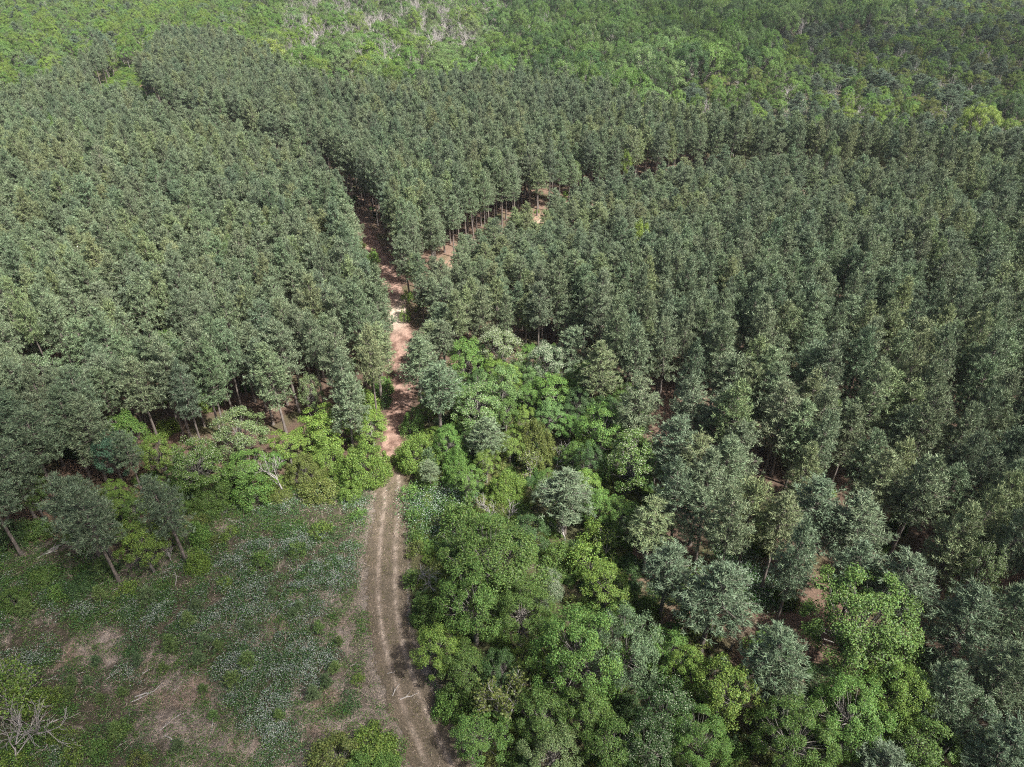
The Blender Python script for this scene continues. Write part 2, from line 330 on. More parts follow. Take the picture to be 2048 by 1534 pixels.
# ---------------------------------------------------------------- trees placed one by one: (px, py of the crown's middle in the 2048 px photograph, crown width px, total height m, kind, tint, label, short name for reference)
HAND = [
 # central grove
 (1000, 692, 95, 9, "flower2", "pale", "cream-flowering tree at the head of the green grove right of the road", "the cream-flowering tree"),
 (1098, 722, 92, 9, "flower2", "sage", "white-flowering tree in the grove, whitest crown among the pines", "the whitest tree"),
 (928, 716, 80, 9, "tree", "fresh", "fresh green tree squeezed between a pine and the cream-flowering tree", "the squeezed green tree"),
 (1005, 775, 85, 10, "tree", "mint", "tall vine-draped green tree in the middle of the grove", "the vine-draped tree"),
 (955, 815, 112, 8, "flower", "mint", "round green tree dusted with white blossom in front of the vine-draped tree", "the blossom-dusted tree"),
 (908, 795, 62, 7, "tree", "fresh", "small bright green tree on the grove's road side", None),
 (1105, 785, 95, 7, "tree", "fresh", "vivid green layered tree with dark gaps under the whitest tree", "the layered tree"),
 (1172, 762, 95, 8, "tree", "green", "mid green tree beside the layered tree at the grove's pine edge", None),
 (1205, 855, 105, 8.5, "tree", "fresh", "smooth bright green tree with pointed top near the dark gap", "the pointed bright tree"),
 (1268, 915, 125, 9.5, "flower", "green", "large dark green tree speckled with pale flower heads beside two pines", "the speckled tree"),
 (1130, 830, 60, 5, "tree", "deep", "dark leafy tree in the hollow under the layered tree", None),
 (1165, 880, 60, 5, "shrub", "lime", "yellow-green bush at the lip of the dark gap", None),
 (1075, 885, 105, 5.5, "shrub", "olive", "olive bush with grey bare twigs rising before the dark gap", "the olive bush"),
 (1010, 975, 95, 4, "shrub", "lime", "mustard green low bush in front of the olive bush", "the mustard bush"),
 (830, 905, 112, 4.6, "shrub", "lime", "large lime bush at the right edge of the road where it narrows", "the roadside lime bush"),
 (916, 930, 92, 4, "shrub", "fresh", "vivid green bush touching the roadside lime bush", None),
 (822, 848, 52, 3, "shrub", "fresh", "small light green bush on the shaded road bend", None),
 (722, 930, 128, 5.2, "shrub", "lime", "widest lime dome on the left edge of the road", "the lime dome"),
 (742, 852, 88, 5.5, "tree", "lime", "lime tree with one whitish side overhanging the road", "the lime roadside tree"),
 (735, 800, 60, 3.5, "shrub", "lime", "low lime shrub between the pines and the shaded road", None),
 (765, 765, 50, 3, "shrub", "fresh", "leafy shrub under the pine that leans on the road", None),
 (645, 855, 118, 6, "tree", "lime", "broad yellow-green tree left of the lime roadside tree", "the broad yellow-green tree"),
 (650, 905, 100, 4, "shrub", "lime", "yellow-green thicket bush below the broad yellow-green tree", None),
 (610, 935, 95, 3.6, "shrub", "olive", "olive thicket bush with twiggy top at the clearing edge", None),
 (575, 890, 80, 5, "tree", "lime", "yellow-green tree beside the grey snag at the clearing edge", None),
 (640, 970, 90, 2.6, "shrub", "olive", "low sprawling bush on the straw bank left of the lime dome", None),
 (475, 868, 118, 8, "flower", "pale", "pale oak in tan flower behind the clearing edge", "the pale oak"),
 (392, 925, 108, 9, "flower", "green", "tall green tree full of white flower clusters over the clearing", "the tall white-clustered tree"),
 (492, 935, 96, 5.5, "tree", "fresh", "green tree below the pale oak", None),
 (318, 905, 78, 7.5, "tree", "lime", "lime green tree left of the tall white-clustered tree", "the lime edge tree"),
 (412, 985, 100, 4, "shrub", "green", "dark green bush skirting the tall white-clustered tree", None),
 (500, 985, 90, 3, "shrub", "fresh", "leafy bush at the foot of the green tree below the pale oak", None),
 (252, 868, 88, 8, "tree", "fresh", "green topped tree behind the blue-green one", None),
 (222, 905, 78, 8.5, "tree", "teal", "blue-green leaning tree on the plantation edge", "the blue-green tree"),
 (98, 752, 88, 9, "flower", "sage", "white-headed flowering tree among the pines near the picture's left edge", "the white-headed tree"),
 (162, 788, 92, 8.5, "tree", "sage", "grey-green broadleaf next to the white-headed tree", None),
 (60, 985, 78, 7, "tree", "green", "slim green tree between two pines at the left edge", None),
 (285, 1085, 96, 7.5, "tree", "lime", "bright lime tree standing among the clearing's pine trunks", "the bright lime tree"),
 (392, 1120, 52, 3.2, "shrub", "lime", "small lime bush by the last pine trunk on the clearing", None),
 (398, 1062, 56, 4, "shrub", "fresh", "green bush above the small lime bush", None),
 (332, 700, 58, 9, "tree", "fresh", "narrow green tree poking out of the left plantation", "the narrow green tree"),
 (325, 775, 60, 3.5, "shrub", "lime", "sunlit shrub in the gap below the narrow green tree", None),
 (50, 652, 70, 8, "tree", "green", "green broadleaf in a gap of the left plantation", None),
 (622, 785, 52, 8, "flower", "pale", "small cream-flowered tree behind the broad yellow-green tree", None),
 (690, 750, 48, 7, "tree", "fresh", "fresh green tree against the leaning roadside pines", None),
 # around the lower scrub
 (925, 1045, 96, 4.5, "shrub", "green", "mid green bush over the white brambles by the road", None),
 (1195, 1010, 78, 6, "tree", "fresh", "emerald tree right of the big grey pine", "the emerald tree"),
 (1185, 1065, 60, 4, "shrub", "lime", "yellow-green bush under the emerald tree", None),
 (1225, 960, 50, 3, "shrub", "olive", "brownish green bush between the speckled tree and the emerald tree", None),
 (1060, 1060, 70, 2.8, "shrub", "olive", "thin olive bush among bare twigs in the lower scrub", None),
 (1180, 1120, 90, 3.5, "shrub", "lime", "reddish lime thicket in the lower scrub", None),
 (1120, 1110, 80, 3, "shrub", "green", "green bush between the bare shrubs of the lower scrub", None),
 (985, 1135, 205, 10.5, "oak", "green", "large dark green tree crowned with bright sprays, top of the lower wood", "the large dark tree"),
 (950, 1205, 150, 10, "oak", "fresh", "light green billowing tree in front of the large dark tree", "the billowing tree"),
 (1040, 1225, 120, 9, "oak", "green", "deep green tree between the billowing tree and the silvery one", None),
 (1095, 1180, 66, 7, "flower2", "sage", "small white blossoming tree in the lower wood", "the small white tree"),
 (1215, 1170, 105, 6, "tree", "lime", "thin leafed yellow-green tree showing pale branches", None),
 (1160, 1310, 180, 11, "oak", "fresh", "broad light green tree of the lower wood with combed sprays", "the combed tree"),
 (1250, 1310, 150, 11, "oak", "sage", "silvery green tree beside the combed tree", "the silvery tree"),
 (1335, 1300, 110, 6, "tree", "fresh", "smooth emerald tree right of the silvery tree", None),
 (880, 1295, 105, 7, "tree", "lime", "light lime tree on the road edge of the lower wood", "the light lime tree"),
 (850, 1215, 80, 4, "shrub", "green", "dark green ferny bush bulging over the road edge", None),
 (930, 1340, 110, 6, "tree", "green", "green tree below the light lime tree", None),
 (900, 1400, 80, 3.5, "shrub", "fresh", "fresh bush on the verge below the lower wood", None),
 (960, 1470, 120, 5, "tree", "fresh", "fresh green tree left of the half-bare tree", None),
 (1000, 1340, 90, 6, "tree", "deep", "shaded dark tree behind the half-bare tree", None),
 (1090, 1430, 120, 7, "tree", "green", "green tree right of the half-bare tree", None),
 (1180, 1420, 110, 8, "tree", "green", "green tree below the combed tree", None),
 (1100, 1510, 130, 6, "tree", "pale", "pale twiggy green tree on the bottom edge", None),
 (1230, 1490, 120, 7, "tree", "green", "green tree beside the dark cream-flowered tree at the bottom", None),
 (1330, 1430, 130, 9, "flower", "deep", "dark leaved tree with cream flower tips in the bottom wood", "the dark cream-flowered tree"),
 (1300, 1510, 110, 8, "flower", "deep", "dark cream-tipped tree cut by the bottom edge", None),
 (1450, 1385, 140, 9, "tree", "lime", "lime green domed tree of the bottom wood", "the lime domed tree"),
 (1400, 1490, 120, 8, "oak", "fresh", "fresh green tree under the lime domed tree", None),
 (1380, 1335, 90, 7, "tree", "lime", "yellowish tree between the emerald and the lime domed tree", None),
 (1715, 1255, 225, 12, "oak", "green", "largest round green tree with rows of bright leaf puffs, red straw gap behind", "the largest round tree"),
 (1640, 1370, 100, 6, "tree", "deep", "dark ferny tree at the foot of the largest round tree", None),
 (1590, 1475, 150, 9, "oak", "green", "dense green tree on the bottom edge left of the lime one", None),
 (1705, 1440, 150, 9, "oak", "fresh", "mid green bottom tree between two limes", None),
 (1800, 1400, 130, 9, "oak", "lime", "bright lime tree below the largest round tree", "the lower lime tree"),
 (1850, 1500, 130, 8, "tree", "green", "green tree in the bottom right wood", None),
 (1925, 1440, 120, 9, "flower", "sage", "cream-flowered tree in the bottom right corner wood", None),
 (1475, 1252, 76, 6, "tree", "brown", "rusty brown round tree between grey pines", "the brown tree"),
 (1385, 1225, 70, 5, "shrub", "fresh", "green bush left of the brown tree", None),
 (1575, 1180, 60, 4, "shrub", "green", "green bush at the edge of the red straw gap", None),
 (1960, 1165, 90, 12, "flower", "pale", "cream topped tree rising behind a grey pine", None),
 (1840, 1330, 110, 5, "tree", "deep", "dark leafy tree in the shade right of the largest round tree", None),
 (1520, 1065, 80, 4, "shrub", "green", "dark green bush in the shade between the right pines", None),
 (748, 1495, 120, 2.6, "shrub", "lime", "ragged lime bush on the clearing by the road's bottom bend", "the bottom lime bush"),
 (675, 1512, 120, 2.3, "shrub", "olive", "olive lime bush left of the ragged bottom one", None),
 (735, 1545, 150, 2.6, "shrub", "fresh", "green bush cut by the bottom edge beside the road", None),
 # single broadleaves inside the right stand and along the side trail
 (1480, 770, 34, 9, "tree", "fresh", "thin emerald tree inside the right pine stand", "the thin emerald tree"),
 (1418, 690, 36, 8, "tree", "lime", "yellowish tree inside the right pine stand", None),
 (1662, 830, 40, 8, "tree", "lime", "small lime crown inside the dark right stand", "the small lime crown"),
 (1692, 862, 30, 8, "tree", "yellow", "yellow crown just below the small lime crown", None),
 (1745, 790, 30, 8, "tree", "fresh", "light green wisp inside the dark right stand", None),
 (1815, 1010, 40, 8, "shrub", "fresh", "bright green bush deep in the right stand", None),
 (1640, 985, 30, 5, "shrub", "fresh", "green bush in a gap above the dark right pines", None),
 (1252, 222, 62, 13, "tree", "fresh", "bright green tree standing in the far pine stand", "the lone far green tree"),
 (1290, 232, 40, 12, "tree", "yellow", "yellowish tree touching the lone far green tree", None),
 (1150, 350, 30, 10, "tree", "pale", "pale yellow crown on the far stand's trunk line", "the pale yellow crown"),
 (732, 138, 62, 13, "tree", "yellow", "yellow-green round tree at the back edge of the plantation", "the yellow-green back tree"),
 (865, 478, 42, 9, "flower2", "sage", "small white flowering tree wedged between pines by the road", "the wedged white tree"),
 (40, 405, 60, 11, "flower2", "mint", "whitish green tree in the left plantation at the picture edge", None),
 (20, 430, 50, 12, "tree", "fresh", "green tree beside the whitish one at the picture edge", None),
 (165, 350, 40, 13, "tree", "yellow", "yellow-green crown high in the left plantation", "the high yellow crown"),
 (140, 415, 44, 12, "tree", "yellow", "second yellow-green crown lower in the left plantation", None),
 (100, 500, 50, 11, "tree", "pale", "soft pale green crown in the left plantation", None),
 (540, 105, 70, 13, "flower", "yellow", "cream-yellow tree at the plantation's back corner", "the cream-yellow back tree"),
 (600, 118, 55, 12, "tree", "lime", "lime tree right of the cream-yellow back tree", None),
 (1560, 150, 70, 12, "oak", "green", "green crown at the far right stand's back edge", None),
 (1955, 240, 74, 13, "oak", "yellow", "bright yellow-green tree on the far right", "the far yellow-green tree"),
 (2020, 215, 60, 13, "oak", "deep", "dark green tree behind the far yellow-green tree", None),
]
SHRUBS = [  # low shrubs along the road, the trail and the stand edges (px, py, width px, height m, tint)
 (815, 590, 26, 2.4, "lime"), (810, 632, 22, 2.2, "lime"), (842, 610, 26, 2.2, "lime"), (745, 520, 30, 3.4, "fresh"), (722, 545, 26, 2.6, "lime"), (728, 640, 28, 2.2, "yellow"), (700, 610, 24, 2, "lime"),
 (738, 562, 40, 4.2, "deep"), (748, 612, 38, 3.6, "green"), (735, 530, 34, 3.4, "deep"), (752, 640, 30, 2.6, "fresh"), (715, 575, 30, 2.4, "lime"), (745, 600, 30, 3, "fresh"), (720, 490, 24, 2.4, "lime"), (1005, 512, 26, 2.2, "lime"), (985, 535, 34, 2.6, "fresh"), (960, 560, 30, 2.2, "lime"), (925, 570, 30, 2, "yellow"),
 (1075, 470, 26, 1.8, "yellow"), (1045, 478, 24, 1.8, "lime"), (1015, 540, 34, 2.2, "lime"), (1125, 462, 30, 2.2, "lime"), (1195, 425, 26, 2.2, "yellow"), (1250, 415, 22, 2.2, "lime"), (1300, 400, 30, 2.4, "lime"), (1340, 392, 26, 2.6, "fresh"),
 (905, 555, 26, 2.2, "lime"), (875, 560, 24, 2.2, "fresh"), (640, 395, 28, 2.6, "fresh"), (655, 420, 24, 2.4, "green"), (710, 790, 40, 2.6, "lime"), (700, 825, 44, 3, "fresh"), (770, 800, 26, 2.2, "deep"),
 (250, 165, 26, 2, "lime"), (240, 145, 24, 2, "lime"), (236, 125, 22, 1.8, "lime"), (262, 180, 20, 1.8, "green"), (235, 165, 18, 1.8, "fresh"), (247, 130, 18, 1.8, "fresh"), (275, 200, 16, 2.2, "lime"), (230, 190, 18, 2, "lime"), (300, 235, 18, 2.4, "fresh"), (240, 185, 20, 1.6, "lime"),
 (830, 1070, 40, 1.6, "green"), (835, 1100, 40, 1.5, "olive"), (828, 1155, 44, 1.8, "green"), (830, 1030, 36, 1.6, "fresh"), (900, 1095, 60, 2.4, "deep"), (1240, 1075, 60, 2.2, "green"), (1270, 1130, 60, 2, "deep"), (1350, 1180, 60, 2, "olive"), (1390, 1280, 60, 2, "olive"), (1300, 1210, 60, 2, "green"), (1460, 1090, 60, 2, "deep"), (1330, 985, 50, 2, "green"), (1260, 1000, 40, 1.8, "olive"), (1000, 930, 40, 1.6, "olive"), (960, 920, 40, 1.6, "deep"), (1090, 930, 50, 1.8, "olive"), (1140, 905, 50, 2, "green"), (820, 985, 40, 1.5, "fresh"), (850, 970, 44, 1.6, "green"), (930, 985, 50, 1.5, "fresh"),
 (560, 985, 60, 1.8, "olive"), (700, 985, 50, 1.8, "lime"), (770, 945, 24, 1.2, "lime"), (455, 965, 70, 2.4, "fresh"), (355, 980, 70, 2.6, "green"), (330, 850, 50, 2.5, "lime"), (420, 800, 50, 2.2, "lime"), (150, 890, 60, 2.5, "deep"), (120, 1000, 60, 2.6, "green"), (70, 1050, 70, 2.6, "green"), (20, 1070, 70, 2.4, "deep"), (230, 1020, 60, 2.2, "green"),
 (460, 1070, 36, 1.5, "lime"), (432, 1085, 30, 1.4, "olive"), (640, 1060, 44, 1.4, "lime"), (520, 1125, 50, 1.5, "fresh"), (450, 1165, 34, 1.3, "lime"), (590, 1100, 40, 1.2, "green"), (80, 1150, 70, 1.6, "green"), (160, 1170, 70, 1.4, "deep"), (30, 1200, 60, 1.5, "green"), (115, 1180, 40, 1.3, "fresh"), (210, 1140, 40, 1.5, "deep"), (255, 1180, 44, 1.2, "lime"),
 (120, 1470, 50, 1.5, "lime"), (150, 1510, 50, 1.5, "lime"), (40, 1480, 70, 1.8, "fresh"), (60, 1400, 70, 1.6, "lime"), (95, 1395, 50, 1.4, "lime"), (190, 1500, 50, 1.3, "fresh"), (20, 1520, 60, 1.6, "lime"), (280, 1520, 44, 1.2, "olive"), (720, 1030, 34, 1.3, "fresh"), (715, 1360, 26, 1., "lime"), (245, 1460, 50, 1.2, "green"), (655, 1130, 24, 1., "green"),
]
SHRUBS += [(1250, 1405, 80, 2.6, 'deep'), (1225, 1385, 60, 2.2, 'green'), (1150, 1000, 60, 2., 'green')]
SAPS = [(395, 1222, 30), (382, 1255, 34), (345, 1300, 36), (412, 1292, 34), (402, 1328, 30), (500, 1335, 40), (470, 1372, 40), (630, 1400, 34), (410, 1388, 26), (588, 1235, 26), (600, 1222, 22), (196, 1330, 24), (142, 1392, 26), (150, 1372, 24), (180, 1368, 22), (205, 1405, 24), (250, 1395, 24), (240, 1475, 40), (672, 1345, 30), (655, 1372, 28), (280, 1330, 28), (330, 1345, 26), (560, 1440, 26), (430, 1440, 26), (360, 1500, 30), (640, 1265, 26), (680, 1290, 22), (215, 1150, 44), (205, 1200, 30), (60, 1230, 36), (300, 1200, 34), (860, 945, 44), (545, 1195, 22), (500, 1260, 24), (440, 1300, 24)]
BARE = [ # px, py(base), height m, kind, tint, label, ref
 (568, 990, 6.5, "bare", None, "grey snag with forked bare crown at the clearing's straw bank", "the grey snag"),
 (985, 1045, 4.2, "bare", None, "spreading grey bare shrub in the lower scrub by the mustard bush", "the spreading bare shrub"),
 (1015, 1050, 4.0, "bare", None, "bare pale shrub just right of the spreading one", None),
 (1130, 1085, 4.0, "bare", None, "whitish bare shrub in front of the big grey pine", "the whitish bare shrub"),
 (1055, 1075, 3.6, "budding", "olive", "half-leafed twiggy shrub between the two bare shrubs", None),
 (1060, 960, 5.0, "budding", "olive", "twiggy grey shrub with few leaves in front of the olive bush", "the twiggy grey shrub"),
 (1110, 945, 5.0, "bare", None, "bare branched shrub at the edge of the dark gap", None),
 (855, 1175, 4.6, "bare", None, "grey leafless bush on the verge above the lower wood", "the grey leafless bush"),
 (835, 1170, 3.0, "bare", None, "small leafless bush beside the dark ferny bush", None),
 (905, 1115, 4.5, "budding", "green", "thin pale-stemmed sapling under the mid green bush", None),
 (1010, 1480, 7.5, "budding", "olive", "half-bare tree with pale forked limbs and few leaves in the lower wood", "the half-bare tree"),
 (1205, 1120, 5.0, "budding", "lime", "pale branched tree with scattered leaves near the lime thicket", None),
 (85, 1475, 7.5, "bare", None, "tall pale forked tree leaning over the clearing corner", "the tall pale forked tree"),
 (45, 1455, 6.5, "budding", "lime", "leaning pale tree with scattered lime leaves in the clearing corner", None),
 (40, 1530, 6.0, "bare", None, "pale leaning trunk in the bottom corner of the clearing", None),
 (10, 1420, 6.5, "budding", "lime", "pale twiggy tree cut by the picture's left edge", None),
 (345, 1125, 3.2, "bare", None, "small dead snag beside the last pine trunk", None),
 (265, 840, 6, "bare", None, "pale forked snag in the gap below the left plantation", "the pale forked snag"),
 (2035, 640, 6, "bare", None, "grey bare tree in the right stand at the picture edge", None),
]
PINES = [ # px, py of the trunk's foot, height, label
 (240, 1165, 13.5, "pine with long leaning bare trunk on the clearing, nearest to the camera"),
 (226, 1120, 12.0, "pine close behind the long-trunked clearing pine"),
 (372, 1122, 13.0, "pine whose bare trunk foot stands by the small lime bush"),
 (45, 1112, 14.0, "pine with pale bare trunk in the clearing's left corner"),
 (105, 970, 14.0, "dark-trunked pine in the gap behind the slim green tree"),
 (181, 955, 13.5, "second dark-trunked pine in the gap, beside the blue-green tree"),
 (255, 850, 13, "pine with exposed trunk over the red straw patch"),
 (285, 985, 9.5, "short pine below the lime edge tree"),
]
PCROWN = [
 (150, 1005, 105, 12.5, "pine_blue", "pine left of the long-trunked clearing pine"), (60, 890, 110, 13, "pine_blue", "pine above the slim green tree"), (165, 850, 90, 13, "pine", "pine just under the grey-green broadleaf"), (15, 930, 100, 13, "pine_blue", "pine cut by the picture edge over the clearing corner"), # pines given by the middle of the crown: px, py, width px, height
 (875, 770, 100, 12, "pine_blue", "broad pine standing at the right edge of the road bend"), (835, 720, 80, 12, "pine", "pine leaning over the road just above the bend"),
 (975, 868, 80, 8, "pine", "small pine in front of the blossom-dusted tree"), (1132, 985, 122, 9, "pine_blue", "big grey pine alone in the lower scrub"),
 (858, 940, 44, 4.5, "pine", "young grey pine before the roadside lime bush"), (1345, 892, 100, 12.5, "pine_blue", "pine right beside the speckled tree"), (1392, 935, 95, 12, "pine_yellow", "pine at the edge of the dark hollow, right of the speckled tree"),
 (1412, 1035, 95, 12, "pine", "tall pine over the straw patch in the right scrub"), (1300, 1055, 100, 10, "pine_yellow", "yellowish pine in front of the straw patch"), (1430, 1180, 150, 12.5, "pine_blue", "wide blue-grey pine left of the brown tree"),
 (1340, 1125, 110, 11, "pine_blue", "blue-grey pine left of the wide one"), (1552, 1310, 140, 12, "pine_blue", "smoky blue pine right of the brown tree"), (1575, 1395, 105, 9, "pine", "grey pine under the smoky blue pine"),
 (1630, 1030, 130, 13, "pine_blue", "pine above the red straw gap"), (1720, 1060, 130, 13, "pine", "pine right above the red straw gap"), (1720, 1150, 110, 12, "pine_blue", "pine between the red straw gap and the largest round tree"),
 (1830, 1190, 140, 13, "pine_blue", "grey pine behind the largest round tree"), (1935, 1250, 140, 13, "pine_blue", "grey pine right of the largest round tree"), (1900, 1390, 120, 11, "pine_blue", "blue-grey pine in the bottom right wood"), (2010, 1350, 120, 12, "pine", "grey pine by the right edge over the bottom wood"),
 (2000, 1500, 130, 11, "pine_blue", "pine in the bottom right corner"), (1760, 1530, 120, 8, "pine_blue", "small pine on the bottom edge"), (1140, 690, 70, 11, "pine", "pine behind the whitest tree"), (1205, 735, 90, 12, "pine_yellow", "yellow-green pine right of the whitest tree"),
 (1275, 820, 95, 12, "pine", "pine above the speckled tree"), (690, 800, 80, 12, "pine", "pine left of the lime roadside tree"), (750, 700, 90, 12.5, "pine_yellow", "pine leaning into the road from the left above the bend"),
]

hand_xyR = []
CNT = {}
def short_pick(kind):
    CNT[kind] = CNT.get(kind, 0) + 1; L = PROTO[kind]; return L[CNT[kind] % len(L)]
LAND = []    # landmarks for labels: (words, x, y)
for px, py, w, T, kind, tint, label, ref in HAND:
    k2 = "flower" if kind.startswith("flower") else kind
    frac = .62 if kind not in ("shrub",) else .5
    x, y, dep = G(px, py, T * frac); R = w / FOC * dep / 2
    if k2 == 'oak' and py > 1050: R *= 1.14; T *= 1.06
    R0, H0 = SIZE[k2]
    if kind == "shrub" and R > 2.8: k2, (R0, H0) = "bigshrub", SIZE["bigshrub"]
    if kind == "tree" and R > 4.3: k2, (R0, H0) = "oak", SIZE["oak"]
    pr = PROTO["flower"][2] if kind == "flower2" else PROTO["flower"][CNT.get("f", 0) % 2] if kind == "flower" else short_pick(k2)
    if kind == "flower": CNT["f"] = CNT.get("f", 0) + 1
    name, cat, grp = {"oak": ("broadleaf_tree", "tree", "broadleaf trees"), "tree": ("broadleaf_tree", "tree", "broadleaf trees"), "flower": ("flowering_tree", "tree", "flowering trees"), "shrub": ("shrub", "shrub", "shrubs"), "bigshrub": ("shrub", "shrub", "shrubs")}[k2]
    plant(name, pr, x, y, (R / R0, R / R0, T / H0), rng.uniform(0, 6.28), jit(tint, .05), label, cat, grp, (rng.normal(0, .02), rng.normal(0, .02)))
    hand_xyR.append((x, y, R, T))
    if ref: LAND.append((ref, x, y))
for px, py, H, kind, tint, label, ref in BARE:
    x, y, _ = G(px, py); s = H / 8
    plant("bare_tree", short_pick(kind), x, y, (s, s, s), rng.uniform(0, 6.28), jit(tint or "olive", .05), label, "bare tree", "bare trees", (rng.normal(0, .05), rng.normal(0, .05)))
    hand_xyR.append((x, y, .8, H))
    if ref: LAND.append((ref, x, y))
LAND += [("the sandy road patch", *G(797, 625)[:2]), ("the road's reddish curve", *G(765, 520)[:2]), ("the far grassy lane", *G(245, 160)[:2]), ("the open trunk line", *G(950, 500)[:2]),
         ("the trail mouth", *G(830, 610)[:2]), ("the red straw gap", *G(1635, 1140)[:2]), ("the shaded road bend", *G(812, 760)[:2]), ("the dark hollow", *G(1450, 900)[:2]), ("the upper trail", *G(1230, 405)[:2]), ("the hidden road bend", *G(650, 390)[:2])]
for i in range(6):      # unnamed spread
    pass

# ---------------------------------------------------------------- pine plantation: rows run along the upper road
pine_list = []   # x, y, height scale, width scale, tint, label or None
for px, py, H, label in PINES:
    x, y, _ = G(px, py); pine_list.append([x, y, H / 14, H / 14 * 1.08, jit("pine_blue", .06), label]); hand_xyR.append((x, y, 1.2, H))
for px, py, w, H, tint, label in PCROWN:
    x, y, dep = G(px, py, H * .72); R = w / FOC * dep / 2
    pine_list.append([x, y, H / 14, R / 2.3, jit(tint, .06), label]); hand_xyR.append((x, y, R * .8, H))
HX = np.array(hand_xyR)
dirv = np.array([ROAD[2][0] - ROAD[1][0], ROAD[2][1] - ROAD[1][1]]); dirv = np.array([-.66, .75]); dirv = dirv / np.linalg.norm(dirv); nrm = np.array([dirv[1], -dirv[0]])
A, B = np.meshgrid(np.arange(-620, 620, 3.05), np.arange(-620, 620, 3.5))
gx = A.ravel() * dirv[0] + B.ravel() * nrm[0] + rng.normal(0, .34, A.size); gy = A.ravel() * dirv[1] + B.ravel() * nrm[1] + 100 + rng.normal(0, .34, A.size)
ok = inpoly(gx, gy, STAND) & (gy > 8) & (np.abs(gx) < gy * .95 + 60)
ok &= ~inpoly(gx, gy, CLEAR) & ~inpoly(gx, gy, SCRUB)
gx, gy = gx[ok], gy[ok]
rd = seg_dist(gx, gy, ROAD); td = seg_dist(gx, gy, TRAIL)
edge = 2.1 + .8 * vnoise(gx * .15, gy * .15)
def line_at(line, v, axis):
    a = np.array(line); o = np.argsort(a[:, axis]); return np.interp(v, a[o, axis], a[o, 1 - axis])
south = line_at(TRAIL, gx, 0) - gy                       # how far in front of the side trail
band = np.interp(gx, [-14, -9, -4, 4, 11, 18, 24, 32, 40, 60, 75, 140], [0, 3, 8, 9, 5, 1, 3, 6, 1, 1, 5, 4]) * (.9 + .25 * vnoise(gx * .2, gy * .2))
left = line_at(ROAD, gy, 1) - gx
verge = np.where((left > 0) & (gy > 96) & (gy < 160), np.interp(gy, [96, 108, 140, 160], [2.6, 4.2, 4.8, 2.8]) + 1.4 * (vnoise(gx * .2, gy * .2) - .5), edge)
keep = (rd > np.where(gy < 75, 2.6, verge)) & (td > 2.4) & ~((south > 0) & (south < band) & (gx > -20))
short = np.clip(1 - .34 * sstep(62, 30, south) * (south > 0) * (gx > -18) * sstep(110, 60, gx), .6, 1)
lane = seg_dist(gx, gy, ROAD[:4]); keep &= lane > np.where(gy > 225, np.where(left > 0, 13.0, 6.0), 4.6)
keep &= rng.random(gx.size) > .05 + .16 * (vnoise(gx * .06, gy * .06) > .66) + np.where((gx > 15) & (gy < 110), .10, 0)
for x, y, R, T in HX: keep &= np.hypot(gx - x, gy - y) > R * .85 + 1.0
keep &= ~inpoly(gx, gy, [G(*p)[:2] for p in [(120, 985), (330, 940), (560, 905), (640, 970), (400, 1080), (330, 1140), (120, 1110)]])
gap = G(1635, 1140); keep &= np.hypot(gx - gap[0], gy - gap[1]) > 3.6
gap = G(1365, 1040); keep &= np.hypot(gx - gap[0], gy - gap[1]) > 2.4
gap = G(1300, 850); keep &= np.hypot(gx - gap[0] - 4, gy - gap[1]) > 2.6
gap = G(1440, 930); keep &= np.hypot(gx - gap[0], gy - gap[1]) > 2.8
gx, gy, short = gx[keep], gy[keep], short[keep]
hn = vnoise(gx * .03 + 5, gy * .03 + 9); tn = vnoise(gx * .05 + 50, gy * .05)
for x, y, h, t, sh in zip(gx, gy, hn, tn, short):
    H = rng.normal(1.0, .085) * (.92 + .16 * h) * sh
    r = rng.random() + (t - .5) * .5
    tint = "pine_yellow" if r > .86 else "pine_blue" if r < .22 else "pine"
    pine_list.append([x, y, H, rng.normal(.91, .10) * (.6 + .4 * sh), jit(tint, .12), None])

for i in range(60):
    tx = rng.uniform(-8, 52); so_ = rng.uniform(3.2, 15); yy = float(line_at(TRAIL, np.array([tx]), 0)[0]) - so_
    if tx < 8 and rng.random() < .45: continue
    pine_list.append([tx, yy, rng.uniform(.26, .50) * (.8 + so_ * .03), rng.uniform(.45, .75), jit("pine_yellow", .12), None])
# ---------------------------------------------------------------- far woods behind the plantation
broad_far, bare_far, shrub_far = [], [], []
st = 3.9
A, B = np.meshgrid(np.arange(-620, 620, st), np.arange(120, 720, st))
fx = A.ravel() + rng.uniform(-1.7, 1.7, A.size); fy = B.ravel() + rng.uniform(-1.7, 1.7, A.size)
ok = ~inpoly(fx, fy, STAND) & (np.abs(fx) < fy * .95 + 60) & (fy > 100)
fx, fy = fx[ok], fy[ok]
used = []
grid = {}
def free(x, y, d):
    cx, cy = int(x // 6), int(y // 6)
    for i in range(cx - 3, cx + 4):
        for j in range(cy - 3, cy + 4):
            for (a, b, r) in grid.get((i, j), ()):
                if (a - x) ** 2 + (b - y) ** 2 < ((r + d) * .72) ** 2: return False
    return True
for x, y, R, T in HX: grid.setdefault((int(x // 6), int(y // 6)), []).append((x, y, R))
order = rng.permutation(len(fx))
zn = fbm(fx * .02, fy * .02, 3); z2 = vnoise(fx * .035 + 40, fy * .035 + 7)
